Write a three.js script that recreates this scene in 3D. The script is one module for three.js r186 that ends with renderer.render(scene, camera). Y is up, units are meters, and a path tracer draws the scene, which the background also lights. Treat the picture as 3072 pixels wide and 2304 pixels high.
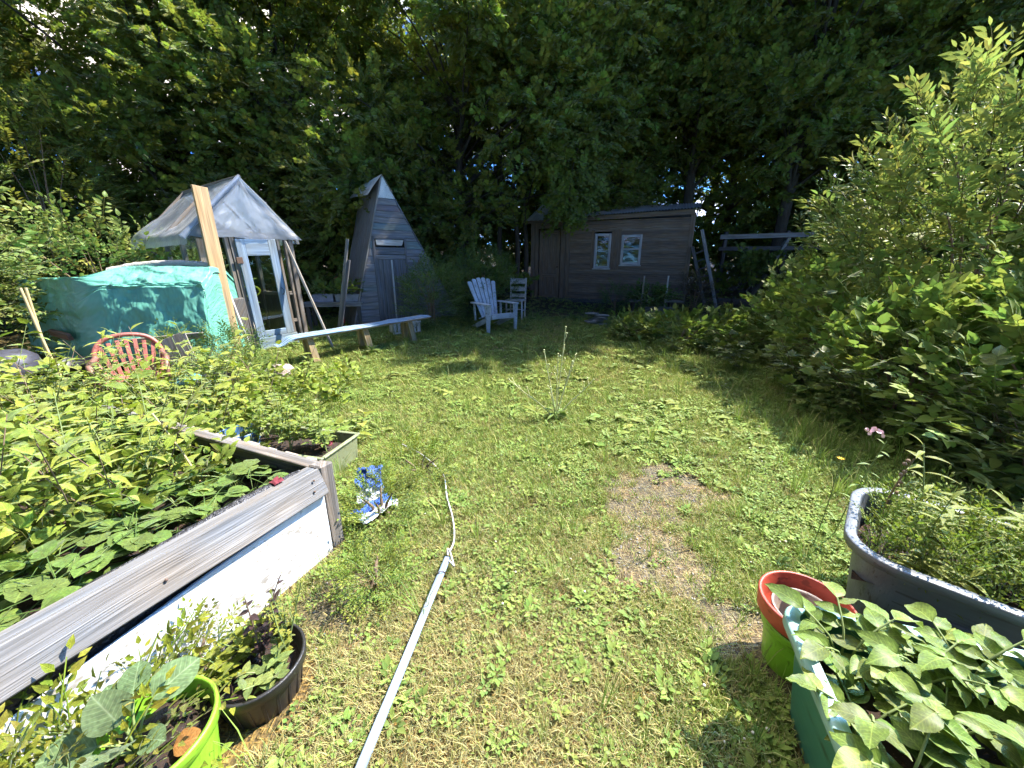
import * as THREE from 'three';
import { Sky } from 'three/addons/objects/Sky.js';
import { mergeGeometries } from 'three/addons/utils/BufferGeometryUtils.js';

// ---------- camera, sky, sun, exposure ----------
const scene = new THREE.Scene();
const camera = new THREE.PerspectiveCamera(90, 4 / 3, 0.05, 400);
camera.position.set(0, 1.6, 0);
camera.rotation.x = THREE.MathUtils.degToRad(-17.5);
const renderer = new THREE.WebGLRenderer();
renderer.toneMapping = THREE.LinearToneMapping;
renderer.toneMappingExposure = 5;
renderer.shadowMap.enabled = true;
const SUN_AZ = THREE.MathUtils.degToRad(55), SUN_EL = THREE.MathUtils.degToRad(50);
const sunDir = new THREE.Vector3(Math.cos(SUN_EL) * Math.sin(SUN_AZ), Math.sin(SUN_EL), -Math.cos(SUN_EL) * Math.cos(SUN_AZ));
const sky = new Sky();
sky.name = 'sky';
sky.scale.setScalar(300);
sky.userData.kind = 'structure';
sky.material.uniforms.sunPosition.value.copy(sunDir);
sky.material.uniforms.turbidity.value = 8;
sky.material.uniforms.rayleigh.value = 0.38;
sky.material.uniforms.mieCoefficient.value = 0.004;
scene.add(sky);
scene.environmentIntensity = 0.3;
const sun = new THREE.DirectionalLight(0xfff3e0, 3.8);
sun.name = 'sun';
sun.position.copy(sunDir).multiplyScalar(40);
sun.target.position.set(0, 0, -6);
sun.castShadow = true;
sun.shadow.mapSize.set(4096, 4096);
Object.assign(sun.shadow.camera, { left: -25, right: 25, top: 25, bottom: -25, near: 1, far: 120 });
scene.add(sun, sun.target);

// ---------- helpers ----------
const rng = (a) => () => { a |= 0; a = (a + 0x6d2b79f5) | 0; let t = Math.imul(a ^ (a >>> 15), 1 | a); t = (t + Math.imul(t ^ (t >>> 7), 61 | t)) ^ t; return ((t ^ (t >>> 14)) >>> 0) / 4294967296; };
const V = (x, y, z) => new THREE.Vector3(x, y, z);
const C = (r, g, b) => new THREE.Color().setRGB(r, g, b);
const lerp = (a, b, t) => a + (b - a) * t;
const clamp = (x, a = 0, b = 1) => Math.min(b, Math.max(a, x));
const smooth = (a, b, x) => { const t = clamp((x - a) / (b - a)); return t * t * (3 - 2 * t); };
const hash = (x, y, s = 0) => { let n = Math.imul(x, 374761393) + Math.imul(y, 668265263) + Math.imul(s, 974634777); n = Math.imul(n ^ (n >>> 13), 1274126177); return ((n ^ (n >>> 16)) >>> 0) / 4294967296; };
// value noise; with period p the pattern tiles
function vnoise(x, y, s = 0, px = 0, py = px) {
  let x0 = Math.floor(x), y0 = Math.floor(y); const fx = x - x0, fy = y - y0, u = fx * fx * (3 - 2 * fx), v = fy * fy * (3 - 2 * fy);
  const m = (a, p) => (p ? ((a % p) + p) % p : a);
  const a = hash(m(x0, px), m(y0, py), s), b = hash(m(x0 + 1, px), m(y0, py), s), c = hash(m(x0, px), m(y0 + 1, py), s), d = hash(m(x0 + 1, px), m(y0 + 1, py), s);
  return lerp(lerp(a, b, u), lerp(c, d, u), v);
}
const fbm = (x, y, s = 0, o = 4) => { let r = 0, a = 0.5, t = 0; for (let i = 0; i < o; i++) { r += a * vnoise(x, y, s + i); t += a; a *= 0.5; x *= 2.03; y *= 2.03; } return r / t; };
const gh = (x, z) => { const d = -z - 5.2; return (0.07 * Math.log(1 + Math.exp(Math.min(d * 2, 40)))) / 2 + (d > 20 ? 0.07 * (d - 20) : 0) + (fbm(x * 0.9, z * 0.9, 7, 3) - 0.5) * 0.05; };

const taken = {};
const numbered = (n) => { const k = (taken[n] = (taken[n] ?? -1) + 1); return k ? `${n}_${String(k).padStart(3, '0')}` : n; };
function tag(o, label, category, group, kind) { if (label) o.userData.label = label; if (category) o.userData.category = category; if (group) o.userData.group = group; if (kind) o.userData.kind = kind; return o; }
function thing(name, label, category, [x, y, z] = [0, 0, 0], turn = 0, group) {
  const o = new THREE.Group(); o.name = numbered(name); o.position.set(x, y, z); o.rotation.y = turn; scene.add(o);
  return tag(o, label, category, group);
}
function part(parent, name, geo, mat, label) {
  const m = new THREE.Mesh(geo, mat); m.name = parent === scene ? numbered(name) : name; m.castShadow = m.receiveShadow = true; parent.add(m);
  if (label) m.userData.label = label; return m;
}
// parts made from geometry given in world coordinates under a thing that is not turned
function wpart(parent, name, geo, mat, label) { const m = part(parent, name, geo, mat, label); m.position.copy(parent.position).negate(); return m; }
function structure(name, geo, mat) { const m = part(scene, name, geo, mat); m.userData.kind = 'structure'; return m; }
function instances(parent, name, geo, mat, mats, colors) {
  const m = new THREE.InstancedMesh(geo, mat, mats.length); m.name = parent === scene ? numbered(name) : name; m.castShadow = m.receiveShadow = true;
  for (let i = 0; i < mats.length; i++) { m.setMatrixAt(i, mats[i]); if (colors) m.setColorAt(i, colors[i]); }
  m.userData.kind = 'stuff'; parent.add(m); return m;
}
// ----- shapes -----
function finish(pos, uv, idx) { const g = new THREE.BufferGeometry(); g.setAttribute('position', new THREE.Float32BufferAttribute(pos, 3)); g.setAttribute('uv', new THREE.Float32BufferAttribute(uv, 2)); if (idx) g.setIndex(idx); g.computeVertexNormals(); return g; }
let uvSeed = 1;
function woodUV(g) { // uv in metres, u along the longest side, at a new place of the grain for every piece
  g.computeBoundingBox(); const s = g.boundingBox.getSize(V(0, 0, 0)).toArray(), L = s.indexOf(Math.max(...s)), o = [0, 1, 2].filter((i) => i !== L), p = g.attributes.position, n = p.count, uv = new Float32Array(n * 2);
  const du = hash(uvSeed, 3) * 7, dv = hash(uvSeed++, 9) * 5;
  for (let i = 0; i < n; i++) { const q = [p.getX(i), p.getY(i), p.getZ(i)]; uv[2 * i] = q[L] + du; uv[2 * i + 1] = q[o[0]] + q[o[1]] + dv; }
  g.setAttribute('uv', new THREE.BufferAttribute(uv, 2)); return g;
}
function cbox(w, h, d, c = Math.min(0.004, w / 4, h / 4, d / 4), warp = 0) { // box with chamfered edges; warp makes the ends uneven
  const X = w / 2, Y = h / 2, Z = d / 2, r = rng(Math.round((w * 991 + h * 577 + d * 313) * 1000) + uvSeed * 17), P = [], T = [];
  const corner = {}; // three points per corner, one per face it touches
  const wj = () => (r() - 0.5) * 2 * warp;
  for (const sx of [-1, 1]) for (const sy of [-1, 1]) for (const sz of [-1, 1]) {
    const j = [wj(), wj(), wj()];
    corner[[sx, sy, sz]] = [[sx * X, sy * (Y - c), sz * (Z - c)], [sx * (X - c), sy * Y, sz * (Z - c)], [sx * (X - c), sy * (Y - c), sz * Z]].map((p) => p.map((v, i) => v + j[i]));
  }
  const tri = (a, b, d2) => { const m = [0, 1, 2].map((i) => a[i] + b[i] + d2[i]); const u = V(...b).sub(V(...a)).cross(V(...d2).sub(V(...a))); if (u.dot(V(...m)) < 0) P.push(...a, ...d2, ...b); else P.push(...a, ...b, ...d2); };
  const quad = (a, b, c2, d2) => { tri(a, b, c2); tri(a, c2, d2); };
  for (let ax = 0; ax < 3; ax++) {
    const o = [0, 1, 2].filter((i) => i !== ax), k = (s, a, b) => { const v = []; v[ax] = s; v[o[0]] = a; v[o[1]] = b; return v; };
    for (const s of [-1, 1]) quad(...[[-1, -1], [1, -1], [1, 1], [-1, 1]].map(([a, b]) => corner[k(s, a, b)][ax]));
    for (const a of [-1, 1]) for (const b of [-1, 1]) quad(corner[k(-1, a, b)][o[0]], corner[k(1, a, b)][o[0]], corner[k(1, a, b)][o[1]], corner[k(-1, a, b)][o[1]]);
  }
  for (const k in corner) tri(...corner[k]);
  const g = new THREE.BufferGeometry(); g.setAttribute('position', new THREE.Float32BufferAttribute(P, 3)); g.computeVertexNormals(); return woodUV(g);
}
const at = (g, x, y, z, rx = 0, ry = 0, rz = 0) => g.applyMatrix4(new THREE.Matrix4().compose(V(x, y, z), new THREE.Quaternion().setFromEuler(new THREE.Euler(rx, ry, rz)), V(1, 1, 1)));
// a bar of section w x d from p to q; w lies along "side"
function bar(p, q, w, d, side = V(1, 0, 0), warp = 0) {
  const y = q.clone().sub(p), L = y.length(); y.normalize(); const z = side.clone().cross(y).normalize(), x = y.clone().cross(z);
  return cbox(w, L, d, Math.min(0.004, w / 4, d / 4), warp).applyMatrix4(new THREE.Matrix4().makeBasis(x, y, z).setPosition(p.clone().add(q).multiplyScalar(0.5)));
}
function tube(pts, r0, r1 = r0, seg = 6, rows = 0, jit = 0) { // tapered tube through points
  const cv = new THREE.CatmullRomCurve3(pts), n = rows || Math.max(2, pts.length * 3), P = [], U = [], I = [], L = cv.getLength(), fr = cv.computeFrenetFrames(n);
  for (let i = 0; i <= n; i++) { const c = cv.getPointAt(i / n), r = lerp(r0, r1, i / n) * (1 + jit * (hash(i, 5, seg) - 0.5)); for (let j = 0; j <= seg; j++) { const a = (j / seg) * 6.28318, nn = fr.normals[i], bb = fr.binormals[i]; P.push(c.x + r * (nn.x * Math.cos(a) + bb.x * Math.sin(a)), c.y + r * (nn.y * Math.cos(a) + bb.y * Math.sin(a)), c.z + r * (nn.z * Math.cos(a) + bb.z * Math.sin(a))); U.push((i / n) * L, (j / seg) * r0 * 6.28); } }
  for (let i = 0; i < n; i++) for (let j = 0; j < seg; j++) { const a = i * (seg + 1) + j, b = a + seg + 1; I.push(a, a + 1, b, b, a + 1, b + 1); }
  return finish(P, U, I);
}
function grid(nu, nv, f, uvf) { // sheet from f(u, v) -> [x, y, z]
  const P = [], U = [], I = [];
  for (let j = 0; j <= nv; j++) for (let i = 0; i <= nu; i++) { P.push(...f(i / nu, j / nv)); U.push(...(uvf ? uvf(i / nu, j / nv) : [i / nu, j / nv])); }
  for (let j = 0; j < nv; j++) for (let i = 0; i < nu; i++) { const a = j * (nu + 1) + i, b = a + nu + 1; I.push(a, a + 1, b, b, a + 1, b + 1); }
  return finish(P, U, I);
}
function prism(pts, depth, bev = 0.003) { // outline in xy, extruded along z (0 .. depth)
  const s = new THREE.Shape(pts.map(([x, y]) => new THREE.Vector2(x, y)));
  const g = new THREE.ExtrudeGeometry(s, { depth: depth - 2 * bev, bevelEnabled: bev > 0, bevelSize: bev, bevelOffset: -bev, bevelThickness: bev, bevelSegments: 1, curveSegments: 6 }); g.translate(0, 0, bev); return woodUV(g);
}
const lathe = (pts, seg = 40) => new THREE.LatheGeometry(pts.map(([x, y]) => new THREE.Vector2(x, y)), seg);
const merge = (l) => mergeGeometries(l.map((g) => { const h = g.index ? g.toNonIndexed() : g; for (const k of Object.keys(h.attributes)) if (!['position', 'normal', 'uv', 'color'].includes(k)) h.deleteAttribute(k); return h; }));

// ----- computed textures -----
function tex(w, h, f, srgb = true) {
  const a = new Uint8Array(w * h * 4);
  for (let y = 0; y < h; y++) for (let x = 0; x < w; x++) { const c = f(x / w, y / h), i = (y * w + x) * 4; a[i] = clamp(c[0]) * 255; a[i + 1] = clamp(c[1] ?? c[0]) * 255; a[i + 2] = clamp(c[2] ?? c[0]) * 255; a[i + 3] = 255; }
  const t = new THREE.DataTexture(a, w, h); t.wrapS = t.wrapT = THREE.RepeatWrapping; t.magFilter = THREE.LinearFilter; t.minFilter = THREE.LinearMipmapLinearFilter; t.generateMipmaps = true; if (srgb) t.colorSpace = THREE.SRGBColorSpace; t.needsUpdate = true; return t;
}
const rep = (t, x, y) => { const c = t.clone(); c.repeat.set(x, y); c.needsUpdate = true; return c; };
const grainV = (u, v) => {
  const w = vnoise(u * 3, v * 6, 1, 3, 6) * 0.06; let s = vnoise(u * 5, (v + w) * 70, 2, 5, 70) * 0.5 + vnoise(u * 12, (v + w) * 140, 3, 12, 140) * 0.3 + vnoise(u * 4, v * 14, 4, 4, 14) * 0.45;
  for (const [kx, ky] of [[0.2, 0.3], [0.63, 0.8], [0.87, 0.15]]) { const d = Math.hypot((u - kx) * 3, (v - ky) * 9); s -= Math.exp(-d * d * 28) * 0.5; }
  const crack = vnoise(u * 3, v * 50, 8, 3, 50); if (crack > 0.8) s -= (crack - 0.8) * 2.2; return s / 1.25;
};
const grainC = tex(512, 512, (u, v) => { const g = grainV(u, v), b = 0.5 + 0.5 * g, h = vnoise(u * 4, v * 5, 21, 4, 5) - 0.5; return [b + h * 0.1, b + h * 0.03, b - h * 0.06]; });
const grainB = tex(512, 512, (u, v) => [grainV(u, v)], false);
const noiseB = tex(256, 256, (u, v) => [0.5 * vnoise(u * 16, v * 16, 31, 16) + 0.3 * vnoise(u * 40, v * 40, 32, 40) + 0.2 * vnoise(u * 90, v * 90, 33, 90)], false);
const patchC = tex(256, 256, (u, v) => { const n = 0.8 + 0.2 * (0.6 * vnoise(u * 7, v * 7, 41, 7) + 0.4 * vnoise(u * 30, v * 30, 42, 30)); return [n, n, n]; });
// used plastic: scratches, dried mud specks and faded blotches
const scuffC = tex(512, 512, (u, v) => { let n = 0.78 + 0.16 * vnoise(u * 6, v * 6, 43, 6) + 0.06 * vnoise(u * 40, v * 40, 44, 40); const sc = vnoise(u * 9 + v * 3, v * 160, 45, 9, 160); if (sc > 0.86) n += (sc - 0.86) * 0.9; const m = vnoise(u * 26, v * 26, 46, 26) * 0.6 + vnoise(u * 70, v * 70, 47, 70) * 0.4, d = clamp((m - 0.68) * 7) * 0.45; return [lerp(n, 0.42, d), lerp(n, 0.36, d), lerp(n, 0.28, d)]; });
const soilC = tex(512, 512, (u, v) => { const n = 0.5 * vnoise(u * 20, v * 20, 51, 20) + 0.5 * vnoise(u * 70, v * 70, 52, 70), p = vnoise(u * 110, v * 110, 53, 110) > 0.93 ? 0.35 : 0, c = vnoise(u * 60, v * 60, 54, 60) > 0.84 ? 0.16 : 0; return [0.13 + 0.17 * n + p + c, 0.1 + 0.13 * n + p + c * 0.7, 0.08 + 0.1 * n + p + c * 0.4]; });
const thatchC = tex(1024, 1024, (u, v) => {
  const a = vnoise(u * 40, v * 160, 61, 40, 160), b = vnoise(u * 160, v * 40, 62, 160, 40), c = vnoise(u * 12, v * 12, 63, 12), k = Math.max(a, b);
  const d = vnoise(u * 220, v * 220, 64, 220); const s = 0.35 + 0.55 * k * k + 0.2 * (d - 0.5); return [s * (0.9 + 0.25 * c), s * (0.86 + 0.12 * c), s * 0.68];
});
const veinV = (u, v) => { const x = Math.abs(u - 0.5) * 2, mid = Math.exp(-x * x * 500), t = v * 9 - x * 3.2, f = Math.abs(t - Math.round(t)), side = Math.exp(-f * f * 130) * (1 - x * 0.6); return Math.max(mid, side * 0.75); };
const veinC = tex(256, 256, (u, v) => { const k = veinV(u, v), n = 0.68 + 0.2 * vnoise(u * 18, v * 18, 71, 18) + 0.12 * vnoise(u * 4, v * 4, 73, 4); return [n * 0.92 + k * 0.26, n * 0.95 + k * 0.2, n * 0.82 + k * 0.26]; });
const veinB = tex(256, 256, (u, v) => [0.6 - 0.45 * veinV(u, v) + 0.25 * vnoise(u * 22, v * 22, 72, 22)], false);

// ----- materials -----
const std = (color, roughness = 0.8, o = {}) => new THREE.MeshStandardMaterial({ color, roughness, side: THREE.DoubleSide, ...o });
const wood = (color, bump = 0.0025, ru = 1, rv = 4, roughness = 0.85) => std(color, roughness, { map: rep(grainC, ru, rv), bumpMap: rep(grainB, ru, rv), bumpScale: bump });
const plastic = (color, roughness = 0.42, bump = 0.0006) => std(color, roughness, { map: rep(scuffC, 1.5, 1.5), bumpMap: rep(noiseB, 5, 5), bumpScale: bump });
function foliageMat(color, o = {}) { return new THREE.MeshPhysicalMaterial({ color, roughness: 0.92, transmission: 0.42, thickness: 0, side: THREE.DoubleSide, vertexColors: true, clearcoat: 0.14, clearcoatRoughness: 0.4, specularIntensity: 0.4, ...o }); }
const veined = (color, o = {}) => foliageMat(color, { map: veinC, bumpMap: veinB, bumpScale: 0.0012, ...o });
const M = {
  greyWood: wood(C(0.36, 0.355, 0.34), 0.003), darkWood: wood(C(0.13, 0.125, 0.12), 0.003), shedWood: wood(C(0.3, 0.225, 0.165), 0.0035), aWood: wood(C(0.3, 0.31, 0.34), 0.003), aDoor: wood(C(0.2, 0.215, 0.245), 0.003), tanWood: wood(C(0.62, 0.43, 0.22), 0.001, 0.5, 2), oldTan: wood(C(0.54, 0.42, 0.24), 0.0015), paleWood: wood(C(0.5, 0.45, 0.38), 0.002),
  frameWood: wood(C(0.27, 0.24, 0.21), 0.003), whitePaint: wood(C(0.74, 0.76, 0.78), 0.0012, 1, 2), bluePaint: wood(C(0.34, 0.46, 0.58), 0.001), bark: wood(C(0.12, 0.1, 0.08), 0.012, 2, 6, 0.95), stem: std(C(0.15, 0.2, 0.06), 0.7), twig: std(C(0.16, 0.11, 0.07), 0.85), straw: std(C(0.42, 0.34, 0.17), 0.85),
  black: plastic(C(0.014, 0.015, 0.018), 0.4), liner: std(C(0.012, 0.012, 0.014), 0.5, { bumpMap: rep(noiseB, 3, 3), bumpScale: 0.012 }),
  soil: std(C(0.55, 0.5, 0.45), 0.95, { map: rep(soilC, 2, 2), bumpMap: rep(soilC, 2, 2), bumpScale: 0.02 }), metal: std(C(0.3, 0.3, 0.32), 0.35, { metalness: 1 }), rust: std(C(0.1, 0.06, 0.04), 0.8),
  glass: new THREE.MeshPhysicalMaterial({ color: C(0.9, 0.95, 0.93), roughness: 0.03, transmission: 1, thickness: 0, side: THREE.DoubleSide }),
};

// ----- leaves: base at the origin, tip along +z, upper side +y -----
const WID = {
  ovate: (t) => Math.pow(Math.sin(Math.PI * Math.pow(t, 0.72)), 0.85) * (1 - 0.25 * t), lance: (t) => Math.pow(Math.sin(Math.PI * Math.pow(t, 0.8)), 1.1), round: (t) => Math.pow(Math.sin(Math.PI * Math.pow(t, 0.85)), 0.55), heart: (t) => Math.pow(Math.sin(Math.PI * Math.pow(t, 0.5)), 0.7) * (1 - 0.3 * t),
};
function leaf(L, W, { shape = 'ovate', n = 4, fold = 0.25, droop = 0.25, curl = 0, serr = 0, wave = 0, seed = 1, tone = 1, twist = 0 } = {}) {
  const P = [], U = [], I = [], r = rng(seed * 101 + 7), f = WID[shape];
  const Cc = [], tint = tone * (0.8 + 0.4 * r()), yel = 0.85 + 0.3 * r();
  for (let i = 0; i <= n; i++) {
    const t = i / n, w = (i === 0 || i === n ? 0.02 : f(t)) * W * 0.5 * (serr && i % 2 ? 1 - serr : 1), z = L * (t - 0.12 * droop * t * t), y = -droop * L * t * t + curl * L * t, wv = wave * L * (r() - 0.5);
    for (const s of [-1, 0, 1]) { P.push(s * w * (1 - fold * fold * 0.3), y + Math.abs(s) * (fold * w + wv) + s * w * twist * t, z + (serr && i % 2 && s ? -serr * L * 0.06 : 0)); U.push(0.5 + s * 0.5 * (w / (W * 0.5)), t); Cc.push(tint * yel, tint, tint * 0.9); }
  }
  for (let i = 0; i < n; i++) for (const k of [0, 1]) { const a = i * 3 + k; I.push(a, a + 3, a + 1, a + 1, a + 3, a + 4); }
  const g = finish(P, U, I); g.setAttribute('color', new THREE.Float32BufferAttribute(Cc, 3)); return g;
}
function lobed(L, { seed = 1, tips = 5, deep = 0.45, tone = 1 } = {}) { // maple-like leaf
  const r = rng(seed * 77 + 3), P = [0, 0, L * 0.42], U = [0.5, 0.42], I = [], pts = [], tint = tone * (0.78 + 0.44 * r()), yel = 0.85 + 0.3 * r(), Cc = [tint * yel, tint, tint * 0.85];
  const half = tips === 5 ? [[0.08, 0.02], [0.3, -0.02], [0.24, 0.2], [0.54, 0.34], [0.3, 0.46], [0.4, 0.72], [0.15, 0.64], [0, 1]] : [[0.1, 0.02], [0.42, 0.2], [0.22, 0.38], [0.34, 0.7], [0.12, 0.6], [0, 1]];
  for (const [x, z] of half) pts.push([-x, z]); for (const [x, z] of half.slice(0, -1).reverse()) pts.push([x, z]);
  for (const [x, z] of pts) { P.push(x * L * 1.05, -Math.abs(x) * L * deep * (0.3 + 0.5 * r()) - 0.18 * L * z * z + 0.06 * L, z * L); U.push(x + 0.5, z); Cc.push(tint * yel, tint, tint * 0.85); }
  for (let i = 1; i <= pts.length; i++) I.push(0, i, (i % pts.length) + 1);
  const g = finish(P, U, I); g.setAttribute('color', new THREE.Float32BufferAttribute(Cc, 3)); return g;
}
const mtx = (pos, dir, up = V(0, 1, 0), s = 1, roll = 0) => { // local +z -> dir, +y near up
  const z = dir.clone().normalize(); let x = up.clone().cross(z); if (x.lengthSq() < 1e-4) x = V(1, 0, 0).cross(z); x.normalize(); let y = z.clone().cross(x);
  if (roll) { const c = Math.cos(roll), k = Math.sin(roll), x2 = x.clone().multiplyScalar(c).addScaledVector(y, k); y = y.multiplyScalar(c).addScaledVector(x, -k); x = x2; }
  return new THREE.Matrix4().makeBasis(x.multiplyScalar(s), y.multiplyScalar(s), z.multiplyScalar(s)).setPosition(pos);
};
const moved = (g, m) => g.clone().applyMatrix4(m);
const tinted = (g, r, gg, b) => { const n = g.attributes.position.count, c = new Float32Array(n * 3); for (let i = 0; i < n; i++) { c[3 * i] = r; c[3 * i + 1] = gg; c[3 * i + 2] = b; } g.setAttribute('color', new THREE.BufferAttribute(c, 3)); return g; };
// a twig along +z with n leaves
function spray(make, n, len, { seed = 1, size = 1, spread = 0.9, lift = 0.35, twig = true, flat = 0.5, tw } = {}) {
  const r = rng(seed * 131 + 11), out = [];
  for (let i = 0; i < n; i++) {
    const t = (i + 0.6) / n, a = (i % 2 ? 1 : -1) * spread * (0.7 + 0.6 * r()), p = V((r() - 0.5) * 0.04 * len, 0.05 * len * Math.sin(t * 3) - 0.1 * len * t * t, t * len * 0.9);
    const d = i === n - 1 ? V(0, -0.1, 1) : V(Math.sin(a), lift * (r() - 0.35), Math.cos(a) * 0.8 + 0.15), up = V((r() - 0.5) * 2 * flat, 1, (r() - 0.5) * 2 * flat);
    out.push(moved(make(i + seed * 31), mtx(p.addScaledVector(d, 0.02), d, up, size * (0.65 + 0.5 * r()))));
  }
  if (twig) out.push(tinted(tube([V(0, 0, 0), V(0, 0.04 * len, len * 0.5), V(0, -0.06 * len, len * 0.9)], 0.006 * len + 0.0015, 0.0015, 3, 3), ...(tw ?? [0.55, 0.42, 0.3])));
  return merge(out);
}
// compound leaf: pairs of leaflets on a midrib, with one at the tip (pairs 1, spread: three leaves; "fan": all from one point)
function compound(make, pairs, len, { seed = 1, size = 1, fan = false } = {}) {
  const r = rng(seed * 37 + 5), out = [], add = (p, a, s, k) => out.push(moved(make(k + seed * 19), mtx(p, V(Math.sin(a), 0.05 + 0.1 * (r() - 0.5), Math.cos(a)), V((r() - 0.5) * 0.4, 1, (r() - 0.5) * 0.4), s * size)));
  const drop = (t) => -0.12 * len * t * t;
  for (let i = 0; i < pairs; i++) { const t = fan ? 0.95 : 0.35 + (0.6 * i) / pairs; for (const s of [-1, 1]) add(V(0, drop(t), t * len), s * (fan ? 0.55 + 0.75 * i : 1.05), 0.75 + 0.25 * r(), i * 2 + s); }
  add(V(0, drop(1), len), 0, 1.05, 91);
  out.push(tinted(tube([V(0, 0, 0), V(0, drop(0.5), len * 0.5), V(0, drop(1), len)], 0.0022, 0.001, 3, 3), 0.7, 0.8, 0.5));
  return merge(out);
}

// ---------- ground ----------
// how bare and how dry the lawn is at a place (matter, seen in the photograph: a worn patch of trodden straw and grit, drier turf by the path)
const bare = (x, z) => { const n = fbm(x * 5, z * 5, 91, 4) - 0.5; const e = (cx, cz, rx, rz, tilt) => { const dx = x - cx - (z - cz) * tilt, dz = z - cz; return 1 - Math.hypot(dx / rx, dz / rz) + n * 1.6; };
  return clamp(Math.max(e(1.1, -2.5, 0.46, 0.62, -0.3), e(0.86, -1.85, 0.42, 0.42, -0.25), e(-0.83, -1.45, 0.2, 0.3, 0.3) * 0.9, e(1.02, -1.35, 0.16, 0.2, 0)) * 2.0); };
const dry = (x, z) => clamp(0.02 + 0.08 * smooth(-4, -2, z) + 0.7 * smooth(-2.3, -1.1, z) * smooth(1.15, 0.1, x) + 0.35 * smooth(-3.4, -1.5, z) * (fbm(x * 1.6, z * 1.6, 95, 3)) + 0.9 * (fbm(x * 1.1, z * 1.1, 93, 3) - 0.52) + 0.35 * smooth(-5.4, -6.4, z) * smooth(-1.2, 0.8, x) * smooth(2, 1, x));
{
  const xs = [], zs = [];
  for (let x = -60; x <= 60; x += Math.abs(x + 0.001) < 7 ? 0.1 : Math.abs(x) < 14 ? 0.5 : 4) xs.push(x);
  for (let z = 12; z >= -70; z -= z < 1 && z > -9 ? 0.1 : z < 3 && z > -18 ? 0.5 : 4) zs.push(z);
  const P = [], U = [], Cc = [], I = [];
  for (const z of zs) for (const x of xs) {
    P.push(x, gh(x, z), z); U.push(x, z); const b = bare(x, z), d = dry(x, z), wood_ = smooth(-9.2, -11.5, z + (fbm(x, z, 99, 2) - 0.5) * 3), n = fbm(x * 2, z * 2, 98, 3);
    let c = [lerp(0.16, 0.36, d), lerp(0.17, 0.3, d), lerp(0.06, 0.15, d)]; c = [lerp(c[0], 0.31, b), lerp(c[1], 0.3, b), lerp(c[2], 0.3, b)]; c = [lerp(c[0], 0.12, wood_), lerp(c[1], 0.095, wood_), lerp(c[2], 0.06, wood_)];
    const k = 0.75 + 0.5 * n; Cc.push(c[0] * k, c[1] * k, c[2] * k);
  }
  const w = xs.length; for (let j = 0; j < zs.length - 1; j++) for (let i = 0; i < w - 1; i++) { const a = j * w + i, b = a + w; I.push(a, a + 1, b, b, a + 1, b + 1); }
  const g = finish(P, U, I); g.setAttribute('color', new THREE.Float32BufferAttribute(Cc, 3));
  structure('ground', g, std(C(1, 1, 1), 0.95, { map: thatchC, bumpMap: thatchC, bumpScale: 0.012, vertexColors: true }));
}
// ---------- lawn ----------
function tuft(n, h, w, spread, seed, lean = 0.5, pal = [[0.09, 0.14, 0.025], [0.16, 0.2, 0.05], [0.3, 0.26, 0.12]], mixp = [0.6, 0.3, 0.1]) {
  const r = rng(seed), P = [], Cc = [], I = [];
  for (let i = 0; i < n; i++) {
    const a = r() * 6.283, d = spread * Math.sqrt(r()), x = Math.cos(a) * d, z = Math.sin(a) * d, b = a + (r() - 0.5) * 2, hh = h * (0.45 + 0.75 * r()), ln = lean * hh * (0.3 + 1.1 * r()), ww = w * (0.6 + 0.6 * r()) / 2, cx = Math.cos(b + 1.57) * ww, cz = Math.sin(b + 1.57) * ww, k = P.length / 3;
    const dx = Math.cos(b) * ln, dz = Math.sin(b) * ln;
    P.push(x - cx, 0, z - cz, x + cx, 0, z + cz, x + dx * 0.35 - cx * 0.85, hh * 0.6, z + dz * 0.35 - cz * 0.85, x + dx * 0.35 + cx * 0.85, hh * 0.6, z + dz * 0.35 + cz * 0.85, x + dx, hh * (lean > 1 ? 0.75 : 1), z + dz);
    I.push(k, k + 1, k + 2, k + 2, k + 1, k + 3, k + 2, k + 3, k + 4);
    const q = r(), p = q < mixp[0] ? pal[0] : q < mixp[0] + mixp[1] ? pal[1] : pal[2], t = 0.75 + 0.5 * r(); for (let j = 0; j < 5; j++) Cc.push(p[0] * t, p[1] * t, p[2] * t);
  }
  const g = new THREE.BufferGeometry(); g.setAttribute('position', new THREE.Float32BufferAttribute(P, 3)); g.setIndex(I); g.computeVertexNormals(); g.setAttribute('color', new THREE.Float32BufferAttribute(Cc, 3)); return g;
}
const grassMat = foliageMat(C(1, 1, 1), { transmission: 0.3, clearcoat: 0.12 });
const GREEN = [[0.175, 0.27, 0.05], [0.28, 0.36, 0.085], [0.38, 0.37, 0.16]], DRY = [[0.29, 0.265, 0.11], [0.21, 0.24, 0.06], [0.36, 0.32, 0.17]];
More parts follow.
